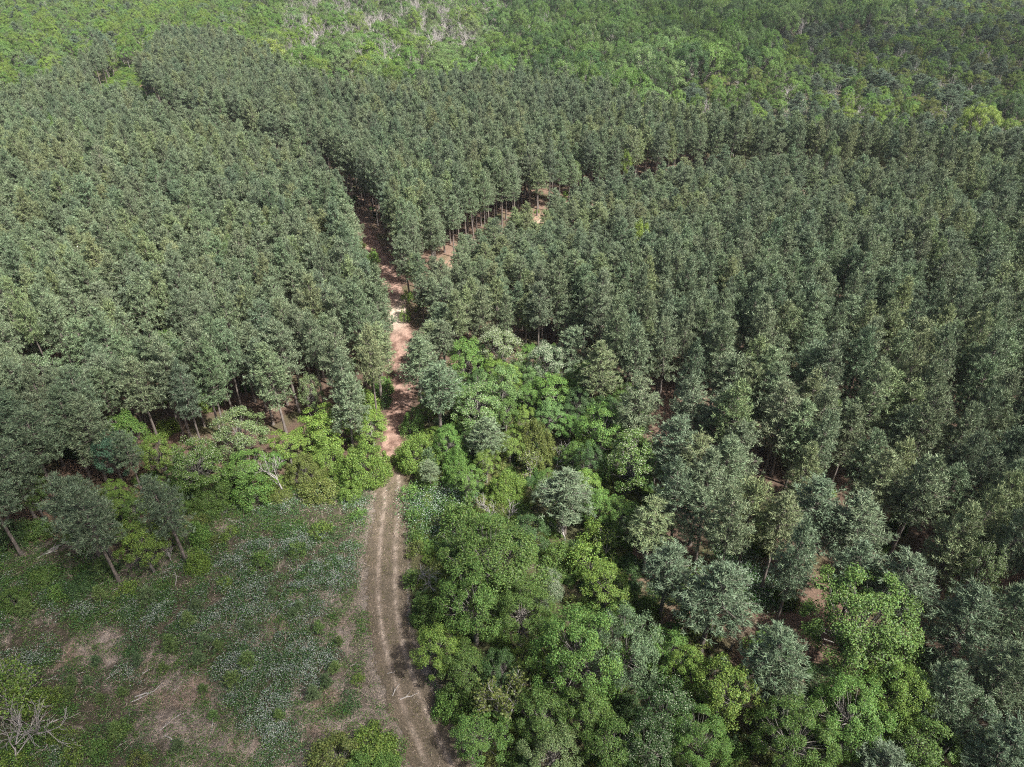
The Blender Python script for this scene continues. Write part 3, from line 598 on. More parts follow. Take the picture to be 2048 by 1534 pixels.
for i in order:
    x, y = fx[i], fy[i]; px, py, _ = P(x, y, 9); n = zn[i]; m = z2[i]; q = rng.random()
    if px < 520 + 60 * (m - .5):                                     # young bright wood, upper left
        T, R = rng.uniform(7.5, 12), rng.uniform(2.6, 4.2); tint = rng.choice(["lime", "fresh", "lime", "pale", "mint", "green"], p=[.26, .26, .14, .14, .12, .08]) if q > .14 else ("brown" if q < .05 else "sage")
        kind = "bare" if q < .05 else "pine" if q < .10 else "tree"
    elif px < 1000 + 80 * (m - .5):
        if py < 118 + 80 * (n - .5) and px > 560 and rng.random() < .62:                       # grey leafless trees
            kind = "bare" if q < .36 + .3 * m else "tree"; T, R = (rng.uniform(12, 15), 2.2) if kind == "bare" else (rng.uniform(7, 10), rng.uniform(2, 3)); tint = rng.choice(["pale", "mint", "fresh"])
        else:
            kind = "tree" if q < .8 else "bare" if q < .9 else "flower"; T, R = rng.uniform(11, 16), rng.uniform(3.6, 6.2); tint = rng.choice(["fresh", "green", "pale", "mint", "lime"])
    elif px < 1560 + 160 * (m - .5) - (200 if py > 150 else 0) + (200 if py < 50 else 0):          # big dark green broadleaves
        T, R = rng.uniform(13, 19), rng.uniform(4.2, 7.4); kind = "oak" if q < .62 else "tree" if q < .88 else "bare" if q < .94 else "flower"; tint = rng.choice(["green", "deep", "green", "fresh", "deep", "mint"])
    else:                                                          # young mixed growth, right
        T, R = rng.uniform(6, 10.5), rng.uniform(2.1, 3.7)
        if m > .55 or py < 60: kind = "pine" if q < .46 else "tree" if q < .86 else "bare"
        else: kind = "tree" if q < .72 else "bare" if q < .86 else "pine"
        tint = rng.choice(["fresh", "green", "lime", "olive", "green"])
    if not free(x, y, R): continue
    if py > 60 and abs(px - 1990) < 60 and py < 75: continue
    grid.setdefault((int(x // 6), int(y // 6)), []).append((x, y, R))
    rec = [x, y, T, R, kind, jit("pine_dark" if kind == "pine" else tint, .14)]
    (bare_far if kind == "bare" else broad_far if kind in ("tree", "oak", "flower") else pine_list).append(rec if kind != "pine" else [x, y, T / 14, R / 2.1, jit("pine_dark", .15), None])

extra_tree, extra_shrub = [], []
def fill(poly, n, r0, r1, tr, dst, tints, rel):
    poly = [G(*p)[:2] for p in poly]; a = np.array(poly); lo, hi = a.min(0), a.max(0)
    for i in range(n):
        x, y = rng.uniform(lo, hi); R = rng.uniform(r0, r1)
        if not inpoly(np.array([x]), np.array([y]), poly)[0] or seg_dist(np.array([x]), np.array([y]), ROAD)[0] < 2.2 + R * .8: continue
        if any((a_ - x) ** 2 + (b_ - y) ** 2 < (rel * (R + r_)) ** 2 for c in grid.values() for a_, b_, r_ in c if abs(a_ - x) < 8 and abs(b_ - y) < 8): continue
        grid.setdefault((int(x // 6), int(y // 6)), []).append((x, y, R)); dst.append((x, y, R, R * rng.uniform(*tr), rng.choice(tints)))
GROVE = [(860, 800), (960, 745), (1130, 745), (1280, 870), (1330, 960), (1300, 1010), (1120, 960), (1000, 930), (900, 930), (850, 870)]
LOWER = [(860, 1060), (960, 960), (1280, 1010), (1330, 1120), (1420, 1250), (1560, 1330), (1900, 1400), (2048, 1560), (900, 1560), (850, 1330), (830, 1200)]
EDGE_T = [(130, 1000), (330, 940), (560, 930), (790, 860), (790, 950), (690, 1000), (560, 990), (420, 1050), (330, 1110), (140, 1090)]
fill(GROVE, 500, 1.5, 2.3, (2.6, 3.4), extra_tree, ["fresh", "green", "mint", "deep", "lime"], .62)
fill(LOWER, 260, 1.6, 2.4, (2.4, 3.2), extra_tree, ["fresh", "green", "deep", "green", "lime"], .66)
fill(EDGE_T, 200, 1.3, 1.9, (2.2, 3.0), extra_tree, ["fresh", "green", "lime", "green"], .62)
fill(GROVE, 700, .7, 1.3, (.9, 1.5), extra_shrub, ["fresh", "green", "olive", "deep", "lime"], .6)
fill(LOWER, 1200, .7, 1.3, (.9, 1.5), extra_shrub, ["fresh", "green", "olive", "deep", "olive"], .6)
fill(EDGE_T, 700, .7, 1.3, (.9, 1.5), extra_shrub, ["fresh", "green", "olive", "lime", "lime"], .55)
print("extra", len(extra_tree), len(extra_shrub))
broad_far += [[x, y, T, R, "tree", jit(t, .1)] for x, y, R, T, t in extra_tree]
# scattered broadleaves standing in the pine stands
for i in range(70):
    x = rng.uniform(-150, 120); y = rng.uniform(95, 300)
    if inpoly(np.array([x]), np.array([y]), STAND)[0] and seg_dist(np.array([x]), np.array([y]), ROAD)[0] > 6 and not inpoly(np.array([x]), np.array([y]), SCRUB)[0] and rng.random() < (.8 if x < -20 else .45):
        pine_list[:] = [p for p in pine_list if p[5] or (p[0] - x) ** 2 + (p[1] - y) ** 2 > 4.5]
        broad_far.append([x, y, rng.uniform(11, 14), rng.uniform(1.5, 2.3), "tree", jit(rng.choice(["lime", "yellow", "pale", "fresh", "pale"]), .1)])

# ---------------------------------------------------------------- labels that single out one tree by its nearest landmark
ORD = "first second third fourth fifth sixth seventh eighth ninth tenth eleventh twelfth thirteenth fourteenth fifteenth sixteenth seventeenth eighteenth nineteenth twentieth".split()
def ordinal(n):
    if n < 20: return ORD[n]
    return {2: "twenty", 3: "thirty", 4: "forty", 5: "fifty", 6: "sixty", 7: "seventy", 8: "eighty", 9: "ninety"}.get((n + 1) // 10, "hundred") + "-" + (ORD[(n + 1) % 10 - 1] if (n + 1) % 10 else "tenth")
def locate(xy, all_xy, noun):
    """labels: rank of each point among all_xy within a compass quarter of one landmark"""
    out = []
    tabs = []
    for words, lx, ly in LAND:
        d = all_xy - np.array([lx, ly]); q = np.where(np.abs(d[:, 0]) > np.abs(d[:, 1]), np.where(d[:, 0] > 0, 0, 1), np.where(d[:, 1] > 0, 2, 3))
        dist = np.hypot(d[:, 0], d[:, 1]); tabs.append((q, dist))
    taken = set()
    for i, (x, y) in enumerate(xy):
        best = None
        for li, (words, lx, ly) in enumerate(LAND):
            q, dist = tabs[li]; k = int(np.argmin(np.hypot(all_xy[:, 0] - x, all_xy[:, 1] - y)))
            if dist[k] < .01: continue
            rank = int(((q == q[k]) & (dist < dist[k])).sum())
            if best is None or rank < best[0]: best = (rank, li, int(q[k]))
        rank, li, q = best
        out.append((ordinal(rank), ["right of", "left of", "behind", "in front of"][q], LAND[li][0]))
    return out
def visible(x, y, z): 
    px, py, dep = P(x, y, z); return -30 < px < 2078 and -30 < py < 1560
def tname(t):
    t = np.asarray(t); r, g, b = t / t.max()
    if b > .70: return "bluish grey" if r < .72 else "grey-green"
    if r > .84: return "yellowish green"
    if r > .70: return "light green" if g > .19 else "grey-green" if b > .5 else "light green"
    return "green" if g > .11 else "dark green"

def spread(items, pos, noun, cap):
    """nearest visible items become objects, the rest go to the far mass"""
    d = np.array([math.hypot(i[0], i[1]) + (0 if visible(i[0], i[1], 8) else 1e5) - (1e4 if i[-1].__class__ is str else 0) for i in items])
    o = np.argsort(d); near = [items[k] for k in o if d[k] < 9e4][:cap]; ids = set(map(id, near)); return near, [i for i in items if id(i) not in ids]

near, far = spread(pine_list, None, "pine", 300)
axy = np.array([p[:2] for p in pine_list]); un = [p for p in near if p[5] is None]
loc = dict(zip(map(id, un), locate([p[:2] for p in un], axy, "pine")))
for p in near:
    x, y, hs, ws, tint, label = p
    if label is None:
        o, s, w = loc[id(p)]; label = f"{tname(tint)} plantation pine, {o} pine {s} {w}"
    plant("pine_tree", short_pick("pine"), x, y, (ws, ws, hs), rng.uniform(0, 6.28), tint, label, "pine tree", "pine trees of the plantation", (rng.normal(0, .025), rng.normal(0, .025)))
far_pines = far

n_hand = sum(1 for h in HAND if h[4] in ("tree", "oak")); n_fl = sum(1 for h in HAND if h[4].startswith("flower"))
tb = [b for b in broad_far if b[4] != "flower"]; fb = [b for b in broad_far if b[4] == "flower"]
hxy = np.array([G(h[0], h[1], h[3] * .62)[:2] for h in HAND if h[4] in ("tree", "oak")])
near, far_broad = spread(tb, None, "tree", 298 - n_hand)
axy = np.concatenate((hxy, np.array([b[:2] for b in tb])))
for b, (o, s, w) in zip(near, locate([b[:2] for b in near], axy, "tree")):
    x, y, T, R, kind, tint = b; R0, H0 = SIZE[kind]
    plant("broadleaf_tree", short_pick(kind), x, y, (R / R0, R / R0, T / H0), rng.uniform(0, 6.28), tint, f"{tname(tint)} leafy tree, {o} broadleaf {s} {w}", "tree", "broadleaf trees", (0, 0))
far_broad += []
near, far_fl = spread(fb, None, "tree", 120)
hxy = np.array([G(h[0], h[1], h[3] * .62)[:2] for h in HAND if h[4].startswith("flower")]); axy = np.concatenate((hxy, np.array([b[:2] for b in fb])))
for b, (o, s, w) in zip(near, locate([b[:2] for b in near], axy, "tree")):
    x, y, T, R, kind, tint = b
    plant("flowering_tree", PROTO["flower"][rng.integers(0, 2)], x, y, (R / 3.2, R / 3.2, T / 10), rng.uniform(0, 6.28), tint, f"far pale flowering tree, {o} one {s} {w}", "tree", "flowering trees", (0, 0))
near, far_bare = spread(bare_far, None, "tree", 270)
hxy = np.array([G(h[0], h[1])[:2] for h in BARE]); axy = np.concatenate((hxy, np.array([b[:2] for b in bare_far])))
for b, (o, s, w) in zip(near, locate([b[:2] for b in near], axy, "tree")):
    x, y, T, R, kind, tint = b; sc = T / 8
    plant("bare_tree", short_pick("bare"), x, y, (sc * .9, sc * .9, sc), rng.uniform(0, 6.28), tint, f"far grey leafless tree, {o} bare tree {s} {w}", "bare tree", "bare trees", (0, 0))

# low shrubs and saplings
sx = list(extra_shrub)
for px, py, w, H, tint in SHRUBS:
    x, y, dep = G(px, py, H * .5); sx.append((x, y, w / FOC * dep / 2, H, tint))
hxy = np.array([G(h[0], h[1], h[3] * .5)[:2] for h in HAND if h[4] == "shrub"]); axy = np.concatenate((hxy, np.array([b[:2] for b in sx])))
for b, (o, s, w) in zip(sx, locate([b[:2] for b in sx], axy, "shrub")):
    x, y, R, H, tint = b; t = jit(tint, .08)
    lo = R < 1.5; plant("shrub", short_pick("loose" if lo else "shrub"), x, y, (R, R, H / 1.1) if lo else (R / 2, R / 2, H / 2.6), rng.uniform(0, 6.28), t, f"{tname(t)} low shrub, {o} shrub {s} {w}", "shrub", "shrubs")
sp = [(*G(px, py)[:2], w / FOC * G(px, py)[2] / 2) for px, py, w in SAPS]
for b, (o, s, w) in zip(sp, locate([b[:2] for b in sp], np.array([b[:2] for b in sp]), "sapling")):
    x, y, R = b
    plant("pine_sapling", short_pick("sapling"), x, y, (R / .8, R / .8, R / .8 * .85), rng.uniform(0, 6.28), jit((.125, .190, .060) if rng.random() < .5 else (.105, .160, .070), .15), f"young pine sapling on the clearing, {o} sapling {s} {w}", "sapling", "pine saplings in the clearing")

# ---------------------------------------------------------------- the far masses: one object each, instancing the same tree meshes
def mass(name, pts, protos, label=None):
    me = bpy.data.meshes.new(name); n = len(pts); me.vertices.add(n)
    me.vertices.foreach_set("co", np.array([(p[0], p[1], 0) for p in pts], float).ravel())
    a = me.attributes.new("sc", "FLOAT_VECTOR", "POINT"); a.data.foreach_set("vector", np.array([p[2] for p in pts], float).ravel())
    a = me.attributes.new("rot", "FLOAT_VECTOR", "POINT"); a.data.foreach_set("vector", np.array([(rng.normal(0, .025), rng.normal(0, .025), rng.uniform(0, 6.28)) for p in pts], float).ravel())
    a = me.attributes.new("tint", "FLOAT_COLOR", "POINT"); a.data.foreach_set("color", np.array([(*p[3], 1) for p in pts], float).ravel())
    a = me.attributes.new("pick", "INT", "POINT"); a.data.foreach_set("value", rng.integers(0, len(protos), n).astype(np.int32))
    me.update()
    o = bpy.data.objects.new(name, me); COL.objects.link(o); o["kind"] = "stuff"
    if label: o["label"] = label
    ng = bpy.data.node_groups.new(name, "GeometryNodeTree")
    ng.interface.new_socket("Geometry", in_out="INPUT", socket_type="NodeSocketGeometry"); ng.interface.new_socket("Geometry", in_out="OUTPUT", socket_type="NodeSocketGeometry")
    gi = ng.nodes.new("NodeGroupInput"); go = ng.nodes.new("NodeGroupOutput"); L = ng.links
    allj = ng.nodes.new("GeometryNodeJoinGeometry")
    for pr in protos:
        j = ng.nodes.new("GeometryNodeJoinGeometry")
        for part, m in pr:
            oi = ng.nodes.new("GeometryNodeObjectInfo"); oi.transform_space = "ORIGINAL"; oi.inputs["Object"].default_value = FIRST[m.name]; L.new(oi.outputs["Geometry"], j.inputs[0])
        g2 = ng.nodes.new("GeometryNodeGeometryToInstance"); L.new(j.outputs[0], g2.inputs[0]); L.new(g2.outputs[0], allj.inputs[0])
    ip = ng.nodes.new("GeometryNodeInstanceOnPoints"); ip.inputs["Pick Instance"].default_value = True
    def attr(nm, t):
        q = ng.nodes.new("GeometryNodeInputNamedAttribute"); q.data_type = t; q.inputs["Name"].default_value = nm; return q.outputs["Attribute"]
    L.new(gi.outputs[0], ip.inputs["Points"]); L.new(allj.outputs[0], ip.inputs["Instance"])
    L.new(attr("pick", "INT"), ip.inputs["Instance Index"]); L.new(attr("rot", "FLOAT_VECTOR"), ip.inputs["Rotation"]); L.new(attr("sc", "FLOAT_VECTOR"), ip.inputs["Scale"])
    L.new(ip.outputs[0], go.inputs[0])
    md = o.modifiers.new("scatter", "NODES"); md.node_group = ng
    return o
mass("pine_forest", [(p[0], p[1], (p[3], p[3], p[2]), p[4]) for p in far_pines], PROTO["pine"], "grey-green pine plantation running back from the nearer pines")
for kind, nm in (("tree", "young_woodland"), ("oak", "tall_woodland")):
    R0, H0 = SIZE[kind]; mass(nm, [(b[0], b[1], (b[3] / R0, b[3] / R0, b[2] / H0), b[5]) for b in far_broad if b[4] == kind], PROTO[kind], {"tree": "light green small trees of the far wood", "oak": "tall dark green trees of the far wood"}[kind])
if far_bare: mass("leafless_woodland", [(b[0], b[1], (b[2] / 10, b[2] / 10, b[2] / 8), b[5]) for b in far_bare], PROTO["bare"], "grey leafless trees deep in the far wood")
if far_fl: mass("flowering_woodland", [(b[0], b[1], (b[3] / 3.2, b[3] / 3.2, b[2] / 10), b[5]) for b in far_fl], PROTO["flower"][:2], "pale flowering trees deep in the far wood")
# undergrowth below the trees
ug = []
n = 34000; ux = rng.uniform(-330, 330, n); uy = rng.uniform(14, 470, n); um = fbm(ux * .05, uy * .05, 3)
ins = inpoly(ux, uy, STAND); clr = inpoly(ux, uy, CLEAR); scr = inpoly(ux, uy, SCRUB); rdd = seg_dist(ux, uy, ROAD); tdd = seg_dist(ux, uy, TRAIL)
dens = np.where(scr, .95, np.where(ins, np.where(um > .52, .16, .03), .8)); dens = np.where(clr, 0, dens)
dens = np.where((rdd < 5.5) & (rdd > 2.6) & (uy > 64), .5, dens); dens = np.where(rdd < 2.6, 0, dens); so = line_at(TRAIL, ux, 0) - uy; dens = np.where((so > 1) & (so < 26) & (ux > -14) & (ux < 60), .45, dens)
dens = np.where((seg_dist(ux, uy, ROAD[:3]) < 9) & (uy > 235), .9, dens)
keep = (rng.random(n) < dens) & (np.abs(ux) < uy * .9 + 40)
for x, y in zip(ux[keep], uy[keep]):
    s = rng.uniform(.25, .62); ug.append((x, y, (s, s, s * rng.uniform(.5, .9)), jit(rng.choice(["fresh", "green", "lime", "olive", "deep"]), .2)))
for i in range(2600):
    x = rng.uniform(-20, 75); y = rng.uniform(22, 85)
    if inpoly(np.array([x]), np.array([y]), SCRUB)[0] and seg_dist(np.array([x]), np.array([y]), ROAD)[0] > 3.4:
        s = rng.uniform(.25, .6); ug.append((x, y, (s, s, s * rng.uniform(.5, .9)), jit(rng.choice(["fresh", "green", "lime", "olive", "deep", "olive"]), .2)))
lc = smooth(ROAD[:3], 1.0); lc = lc[(lc[:, 1] > 248)]
for i in range(1500):
    a = lc[rng.integers(0, len(lc))]; x, y = a + np.array([rng.uniform(-15, 7), rng.uniform(-6, 6)])
    if abs(x - np.interp(y, lc[::-1, 1], lc[::-1, 0])) < (1.6 if y < 296 else 0): continue
    q = rng.uniform(.35, .8); ug.append((x, y, (q, q, q * rng.uniform(.4, .8)), jit(rng.choice(["lime", "fresh", "lime", "pale", "green"]), .15)))
mass("undergrowth", ug, PROTO["shrub"], "leafy undergrowth below the trees")

# ---------------------------------------------------------------- ground sheets
def sheet(name, X, Y, z, col, mat, edge=None, kind="structure", label=None):
    ny, nx = X.shape; V = np.stack((X, Y, np.zeros_like(X) + z), -1).reshape(-1, 3)
    i = np.arange(ny - 1)[:, None] * nx; j = np.arange(nx - 1)[None]; F = np.stack((i + j, i + j + 1, i + nx + j + 1, i + nx + j), -1).reshape(-1, 4)
    mb = MB(); mb.add(V, F); me = mb.mesh(name, mat)
    a = me.color_attributes.new("Col", "FLOAT_COLOR", "POINT"); c = np.concatenate((col.reshape(-1, 3), np.ones((col.size // 3, 1))), 1); a.data.foreach_set("color", c.ravel())
    if edge is not None:
        a = me.attributes.new("edge", "FLOAT", "POINT"); a.data.foreach_set("value", edge.ravel())
    o = bpy.data.objects.new(name, me); COL.objects.link(o); o["kind"] = kind
    if label: o["label"] = label
    return o
def lerp(a, b, t): return a + (b - a) * t[..., None]
c3 = lambda *v: np.array(v, float)
xs = np.concatenate((np.linspace(-1500, -260, 12), np.arange(-250, 251, 1.25), np.linspace(260, 1500, 12))); ys = np.concatenate((np.linspace(-300, -10, 8), np.arange(0, 380, 1.25), np.linspace(390, 1800, 14)))
X, Y = np.meshgrid(xs, ys)
n1 = fbm(X * .08, Y * .08); n2 = fbm(X * .3 + 9, Y * .3)
col = lerp(np.broadcast_to(c3(.095, .065, .048), X.shape + (3,)), np.broadcast_to(c3(.19, .128, .094), X.shape + (3,)), sstep(.35, .7, n1))
col = lerp(col, np.broadcast_to(c3(.075, .085, .035), X.shape + (3,)), sstep(.52, .72, n2) * .7)
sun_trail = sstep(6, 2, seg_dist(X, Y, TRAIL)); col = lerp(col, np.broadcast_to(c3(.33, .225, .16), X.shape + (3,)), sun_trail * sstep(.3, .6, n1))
out_ = sstep(-2, 4, np.where(inpoly(X, Y, STAND), -1, 1) * seg_dist(X, Y, STAND + STAND[:1])) * (Y > 90); col = lerp(col, np.broadcast_to(c3(.075, .080, .040), X.shape + (3,)), out_ * .85)
scg = inpoly(X, Y, SCRUB) * .75; col = lerp(col, np.broadcast_to(c3(.070, .075, .035), X.shape + (3,)), scg)
lane = sstep(9, 6, seg_dist(X, Y, ROAD[:3])) * (Y > 200); col = lerp(col, np.broadcast_to(c3(.10, .16, .035), X.shape + (3,)), lane * .8)
sheet("ground", X, Y, 0, col, ground_mat("forest_floor"), label="red-brown pine straw ground under the trees")

# clearing litter
xs = np.arange(-75, 6, .22); ys = np.arange(14, 72, .22); X, Y = np.meshgrid(xs, ys)
def blob(px, py, wx, wy, X, Y):
    x, y, dep = G(px, py); rx = wx / FOC * dep; ry = wy / FOC * dep / max(.3, math.sin(PITCH + math.atan((py - 767) / FOC)))
    return np.exp(-(((X - x) / rx) ** 2 + ((Y - y) / ry) ** 2))
BAREP = [(230, 1290, 60, 40), (220, 1395, 70, 40), (330, 1390, 40, 40), (300, 1470, 90, 40), (90, 1240, 50, 25), (530, 1005, 60, 14), (440, 1048, 50, 14), (425, 1145, 30, 16), (150, 1095, 40, 20), (560, 1130, 20, 12), (360, 1440, 60, 50), (430, 1500, 90, 40), (420, 1380, 60, 40), (620, 1420, 40, 30), (640, 1480, 60, 40), (660, 1520, 60, 40), (265, 1130, 80, 14), (290, 1330, 30, 30), (710, 1120, 12, 40), (700, 1220, 26, 60), (690, 1330, 40, 60), (740, 1410, 40, 50), (150, 1300, 30, 30), (10, 1280, 16, 20)]
WHITE = [(665, 1135, 75, 45), (560, 1190, 80, 30), (480, 1120, 60, 24), (620, 1225, 60, 40), (310, 1245, 46, 36), (62, 1305, 62, 44), (440, 1250, 80, 40), (560, 1300, 90, 50), (500, 1380, 90, 40), (540, 1480, 60, 50), (150, 1222, 70, 20), (270, 1345, 40, 30), (640, 1320, 40, 40), (470, 1180, 40, 30), (640, 1180, 60, 30), (725, 1020, 22, 12), (400, 1140, 60, 20), (600, 1380, 60, 40), (520, 1430, 60, 40), (120, 1500, 40, 20), (590, 1090, 50, 20), (690, 1280, 20, 30)]
def masks(X, Y):
    b = sum(blob(*q, X, Y) for q in BAREP); w = sum(blob(*q, X, Y) for q in WHITE)
    n = fbm(X * .22 + 3, Y * .22 + 8, 4); m = fbm(X * .7 + 30, Y * .7 + 12, 3)
    rd = seg_dist(X, Y, ROAD)
    h = fbm(X * 2.1 + 5, Y * 2.1 + 77, 3)
    bare = np.clip(b * .72 + (n - .58) * 2.4 + (m - .5) * 1.5 + (h - .5) * 1.6, 0, 1); bare = np.maximum(bare, sstep(3.6, 2.2, rd) * .8)
    white = np.clip(w * 1.0 + (m - .5) * 2.0 + (h - .5) * 2.2 + (n - .6) * 1.2, 0, 1) * (1 - bare) * sstep(2.4, 3.4, rd)
    return bare, white, n, m, rd
bare, white, n, m, rd = masks(X, Y)
n3 = fbm(X * 1.6, Y * 1.6, 3)
straw = lerp(np.broadcast_to(c3(.19, .158, .135), X.shape + (3,)), np.broadcast_to(c3(.35, .295, .255), X.shape + (3,)), sstep(.35, .65, n3))
straw = lerp(straw, np.broadcast_to(c3(.25, .18, .135), X.shape + (3,)), sstep(.56, .7, fbm(X * .35 + 70, Y * .35, 3)) * .8)
green = lerp(np.broadcast_to(c3(.045, .045, .028), X.shape + (3,)), np.broadcast_to(c3(.105, .085, .062), X.shape + (3,)), n3)
col = lerp(green, straw, bare)
col = lerp(col, np.broadcast_to(c3(.165, .138, .112), X.shape + (3,)), sstep(5.5, 3, rd) * .7)
ed = sstep(-.2, 1.6, np.where(inpoly(X, Y, CLEAR), seg_dist(X, Y, CLEAR + CLEAR[:1]), -seg_dist(X, Y, CLEAR + CLEAR[:1])) + 1.0)
sheet("clearing_ground", X, Y, .012, col, ground_mat("clearing_litter", alpha=True), ed, label="pinkish straw litter of the cut clearing")

# the dirt road, one strip with two worn wheel ruts
def strip(name, line, half, z, colf, label, na=33, step=.3):
    c = smooth(line, step); t = unit(np.gradient(c, axis=0)); nn = np.stack((t[:, 1], -t[:, 0]), 1)
    s = np.linspace(-1, 1, na); X = c[:, None, 0] + nn[:, None, 0] * s[None] * half; Y = c[:, None, 1] + nn[:, None, 1] * s[None] * half
    col, ed = colf(X, Y, np.broadcast_to(s * half, X.shape)); return sheet(name, X, Y, z, col, ground_mat(name + "_dirt", alpha=True), ed, label=label)
def road_col(X, Y, s):
    up = sstep(66, 72, Y); wob = (fbm(X * .25, Y * .25, 3) - .5) * .5; s2 = s + wob * .5
    rut = np.maximum(np.exp(-((s2 - .86) / .20) ** 2), np.exp(-((s2 + .86) / .20) ** 2))
    n = fbm(X * 1.3, Y * 1.3, 4); n2 = fbm(X * 4, Y * 4, 2)
    grass = lerp(np.broadcast_to(c3(.088, .074, .052), X.shape + (3,)), np.broadcast_to(c3(.165, .130, .095), X.shape + (3,)), n)
    sand = lerp(np.broadcast_to(c3(.22, .172, .138), X.shape + (3,)), np.broadcast_to(c3(.38, .31, .25), X.shape + (3,)), sstep(.3, .7, n2))
    low = lerp(grass, sand, np.clip(rut * (.25 + 1.6 * (n - .25)), 0, 1))
    red = lerp(np.broadcast_to(c3(.15, .092, .070), X.shape + (3,)), np.broadcast_to(c3(.28, .185, .145), X.shape + (3,)), sstep(.35, .65, n))
    a = G(797, 630); red = lerp(red, np.broadcast_to(c3(.50, .42, .33), X.shape + (3,)), np.exp(-(((X - a[0]) / 1.7) ** 2 + ((Y - a[1]) / 4.5) ** 2)))
    rut_r = rut * sstep(.3, .6, fbm(X * .7 + 9, Y * .7, 3)); red = lerp(red, red * 1.25, np.clip(rut_r, 0, 1)); col = lerp(low, red, up); col = lerp(col, np.broadcast_to(c3(.085, .13, .035), X.shape + (3,)), sstep(295, 312, Y) + .0 * Y)
    w = np.where(Y > 66, 1.9 - .45 * sstep(95, 75, Y), 2.1) + (fbm(X * .5 + 3, Y * .5, 3) - .5) * 1.2 - .7 * sstep(200, 240, Y)
    return col, np.clip(1.1 - (np.abs(s) / w) ** 2 * .65, 0, 1.2)
strip("dirt_road", ROAD, 3.2, .024, road_col, "sandy two-rut dirt road winding from the clearing into the pines")
def trail_col(X, Y, s):
    n = fbm(X * .9, Y * .9, 4); c = lerp(np.broadcast_to(c3(.24, .165, .12), X.shape + (3,)), np.broadcast_to(c3(.42, .32, .24), X.shape + (3,)), sstep(.35, .68, n))
    return c, np.clip(1.0 - (np.abs(s) / 2.6) ** 2 * .6, 0, 1.2)
strip("side_trail", TRAIL, 3.2, .018, trail_col, "sunlit reddish trail along the far pine trunks", 25, .4)

# ---------------------------------------------------------------- ground cover of the clearing
def scatter(n, x0, x1, y0, y1): return rng.uniform(x0, x1, n), rng.uniform(y0, y1, n)
def cover(name, mb, mats, label):
    o = bpy.data.objects.new(name, mb.mesh(name, mats)); COL.objects.link(o); props(o, label, None, None, "stuff"); return o
GREEN = [(60, 1150, 80, 40), (170, 1180, 80, 30), (40, 1210, 60, 30), (240, 1190, 60, 24), (300, 1190, 60, 24), (200, 1240, 60, 20), (560, 1050, 80, 20), (120, 1440, 60, 40), (180, 1500, 80, 40), (60, 1510, 80, 40), (380, 1410, 30, 14), (330, 1520, 60, 20)]
def mounds(n, r0, r1, h0, h1, per, keepf):
    """low plant mounds: centres kept by keepf, then per leaves each, domed"""
    cx, cy = scatter(n, -75, 4, 22, 66); k = inpoly(cx, cy, CLEAR); cx, cy = cx[k], cy[k]; mk = masks(cx, cy); global X_, Y_; X_, Y_ = cx, cy
    k = rng.random(cx.size) < keepf(*mk); cx, cy, wh = cx[k], cy[k], mk[1][k]; R = rng.uniform(r0, r1, cx.size); H = rng.uniform(h0, h1, cx.size)
    m = np.maximum(6, (per * (R / r1) ** 2).astype(int)); idx = np.repeat(np.arange(cx.size), m); q = rng.random(idx.size) ** .5; a = rng.uniform(0, 6.283, idx.size)
    z = H[idx] * (1 - q ** 2) * rng.uniform(.45, 1.05, idx.size) + .03
    return np.stack((cx[idx] + np.cos(a) * q * R[idx], cy[idx] + np.sin(a) * q * R[idx], z), 1), wh[idx], z / np.maximum(H[idx], .01)
mb = MB(); c, wh, tp = mounds(12500, .3, 1.25, .2, 1.05, 230, lambda b, w, n, m, rd: np.clip(.22 + w * 1.0 + (m - .5) * 1.5 - b * .9, 0, 1) * (rd > 2.6))
leaves(mb, c, rng.normal(0, .55, c.shape) + c3(0, 0, .8), .15, .075, rng, 0)
kw = rng.random(len(c)) < np.clip(wh * 1.3 - .02, 0, .95) * (tp > .2) * (.25 + .75 * sstep(.42, .6, fbm(c[:, 0] * .9, c[:, 1] * .9, 3)))
leaves(mb, c[kw] + np.stack((rng.normal(0, .05, kw.sum()), rng.normal(0, .05, kw.sum()), np.full(kw.sum(), .06)), 1), rng.normal(0, .6, (kw.sum(), 3)) + c3(0, 0, .8), .13, .05, rng, 1)
cover("bramble_thicket", mb, [M_bramble, M_white], "white-flowering brambles spread over the clearing")
mb = MB(); c, wh, tp = mounds(14000, .2, .9, .15, .9, 120, lambda b, w, n, m, rd: np.clip(.50 - b * .42 - w * .3 + (n - .5) * 2.0 + sum(blob(*q, X_, Y_) for q in GREEN), .05, 1) * (rd > 2.2))
leaves(mb, c, rng.normal(0, .6, c.shape) + c3(0, 0, .7), .15, .06, rng, 0)
cover("weeds", mb, [M_weed], "green weeds on the clearing")
x, y = scatter(420000, -75, 4, 22, 66); inc = inpoly(x, y, CLEAR); x, y = x[inc], y[inc]; bare, white, n, m, rd = masks(x, y)
k = rng.random(x.size) < (.10 + .30 * bare) * np.where(rd < 2.6, .12, 1)
mb = MB(); c = np.stack((x[k], y[k], .02 + .1 * rng.random(k.sum())), 1); d = rng.normal(0, 1, (k.sum(), 3)); d[:, 2] = np.abs(d[:, 2]) * .45; spikes(mb, c, d, .5, .035, rng)
k = (rng.random(x.size) < .022 * (.4 + white + bare)) & (rd > 3.0)
c = np.stack((x[k], y[k], .05 + .25 * rng.random(k.sum())), 1); d = rng.normal(0, 1, (k.sum(), 3)); d[:, 2] = np.abs(d[:, 2]) * .8; spikes(mb, c, d, 1.1, .04, rng)
cover("dry_grass", mb, [M_straw], "dry straw coloured grass on the clearing")
x, y = scatter(120000, -24, 6, 16, 70); rd = seg_dist(x, y, ROAD); n = fbm(x * .6, y * .6, 3)
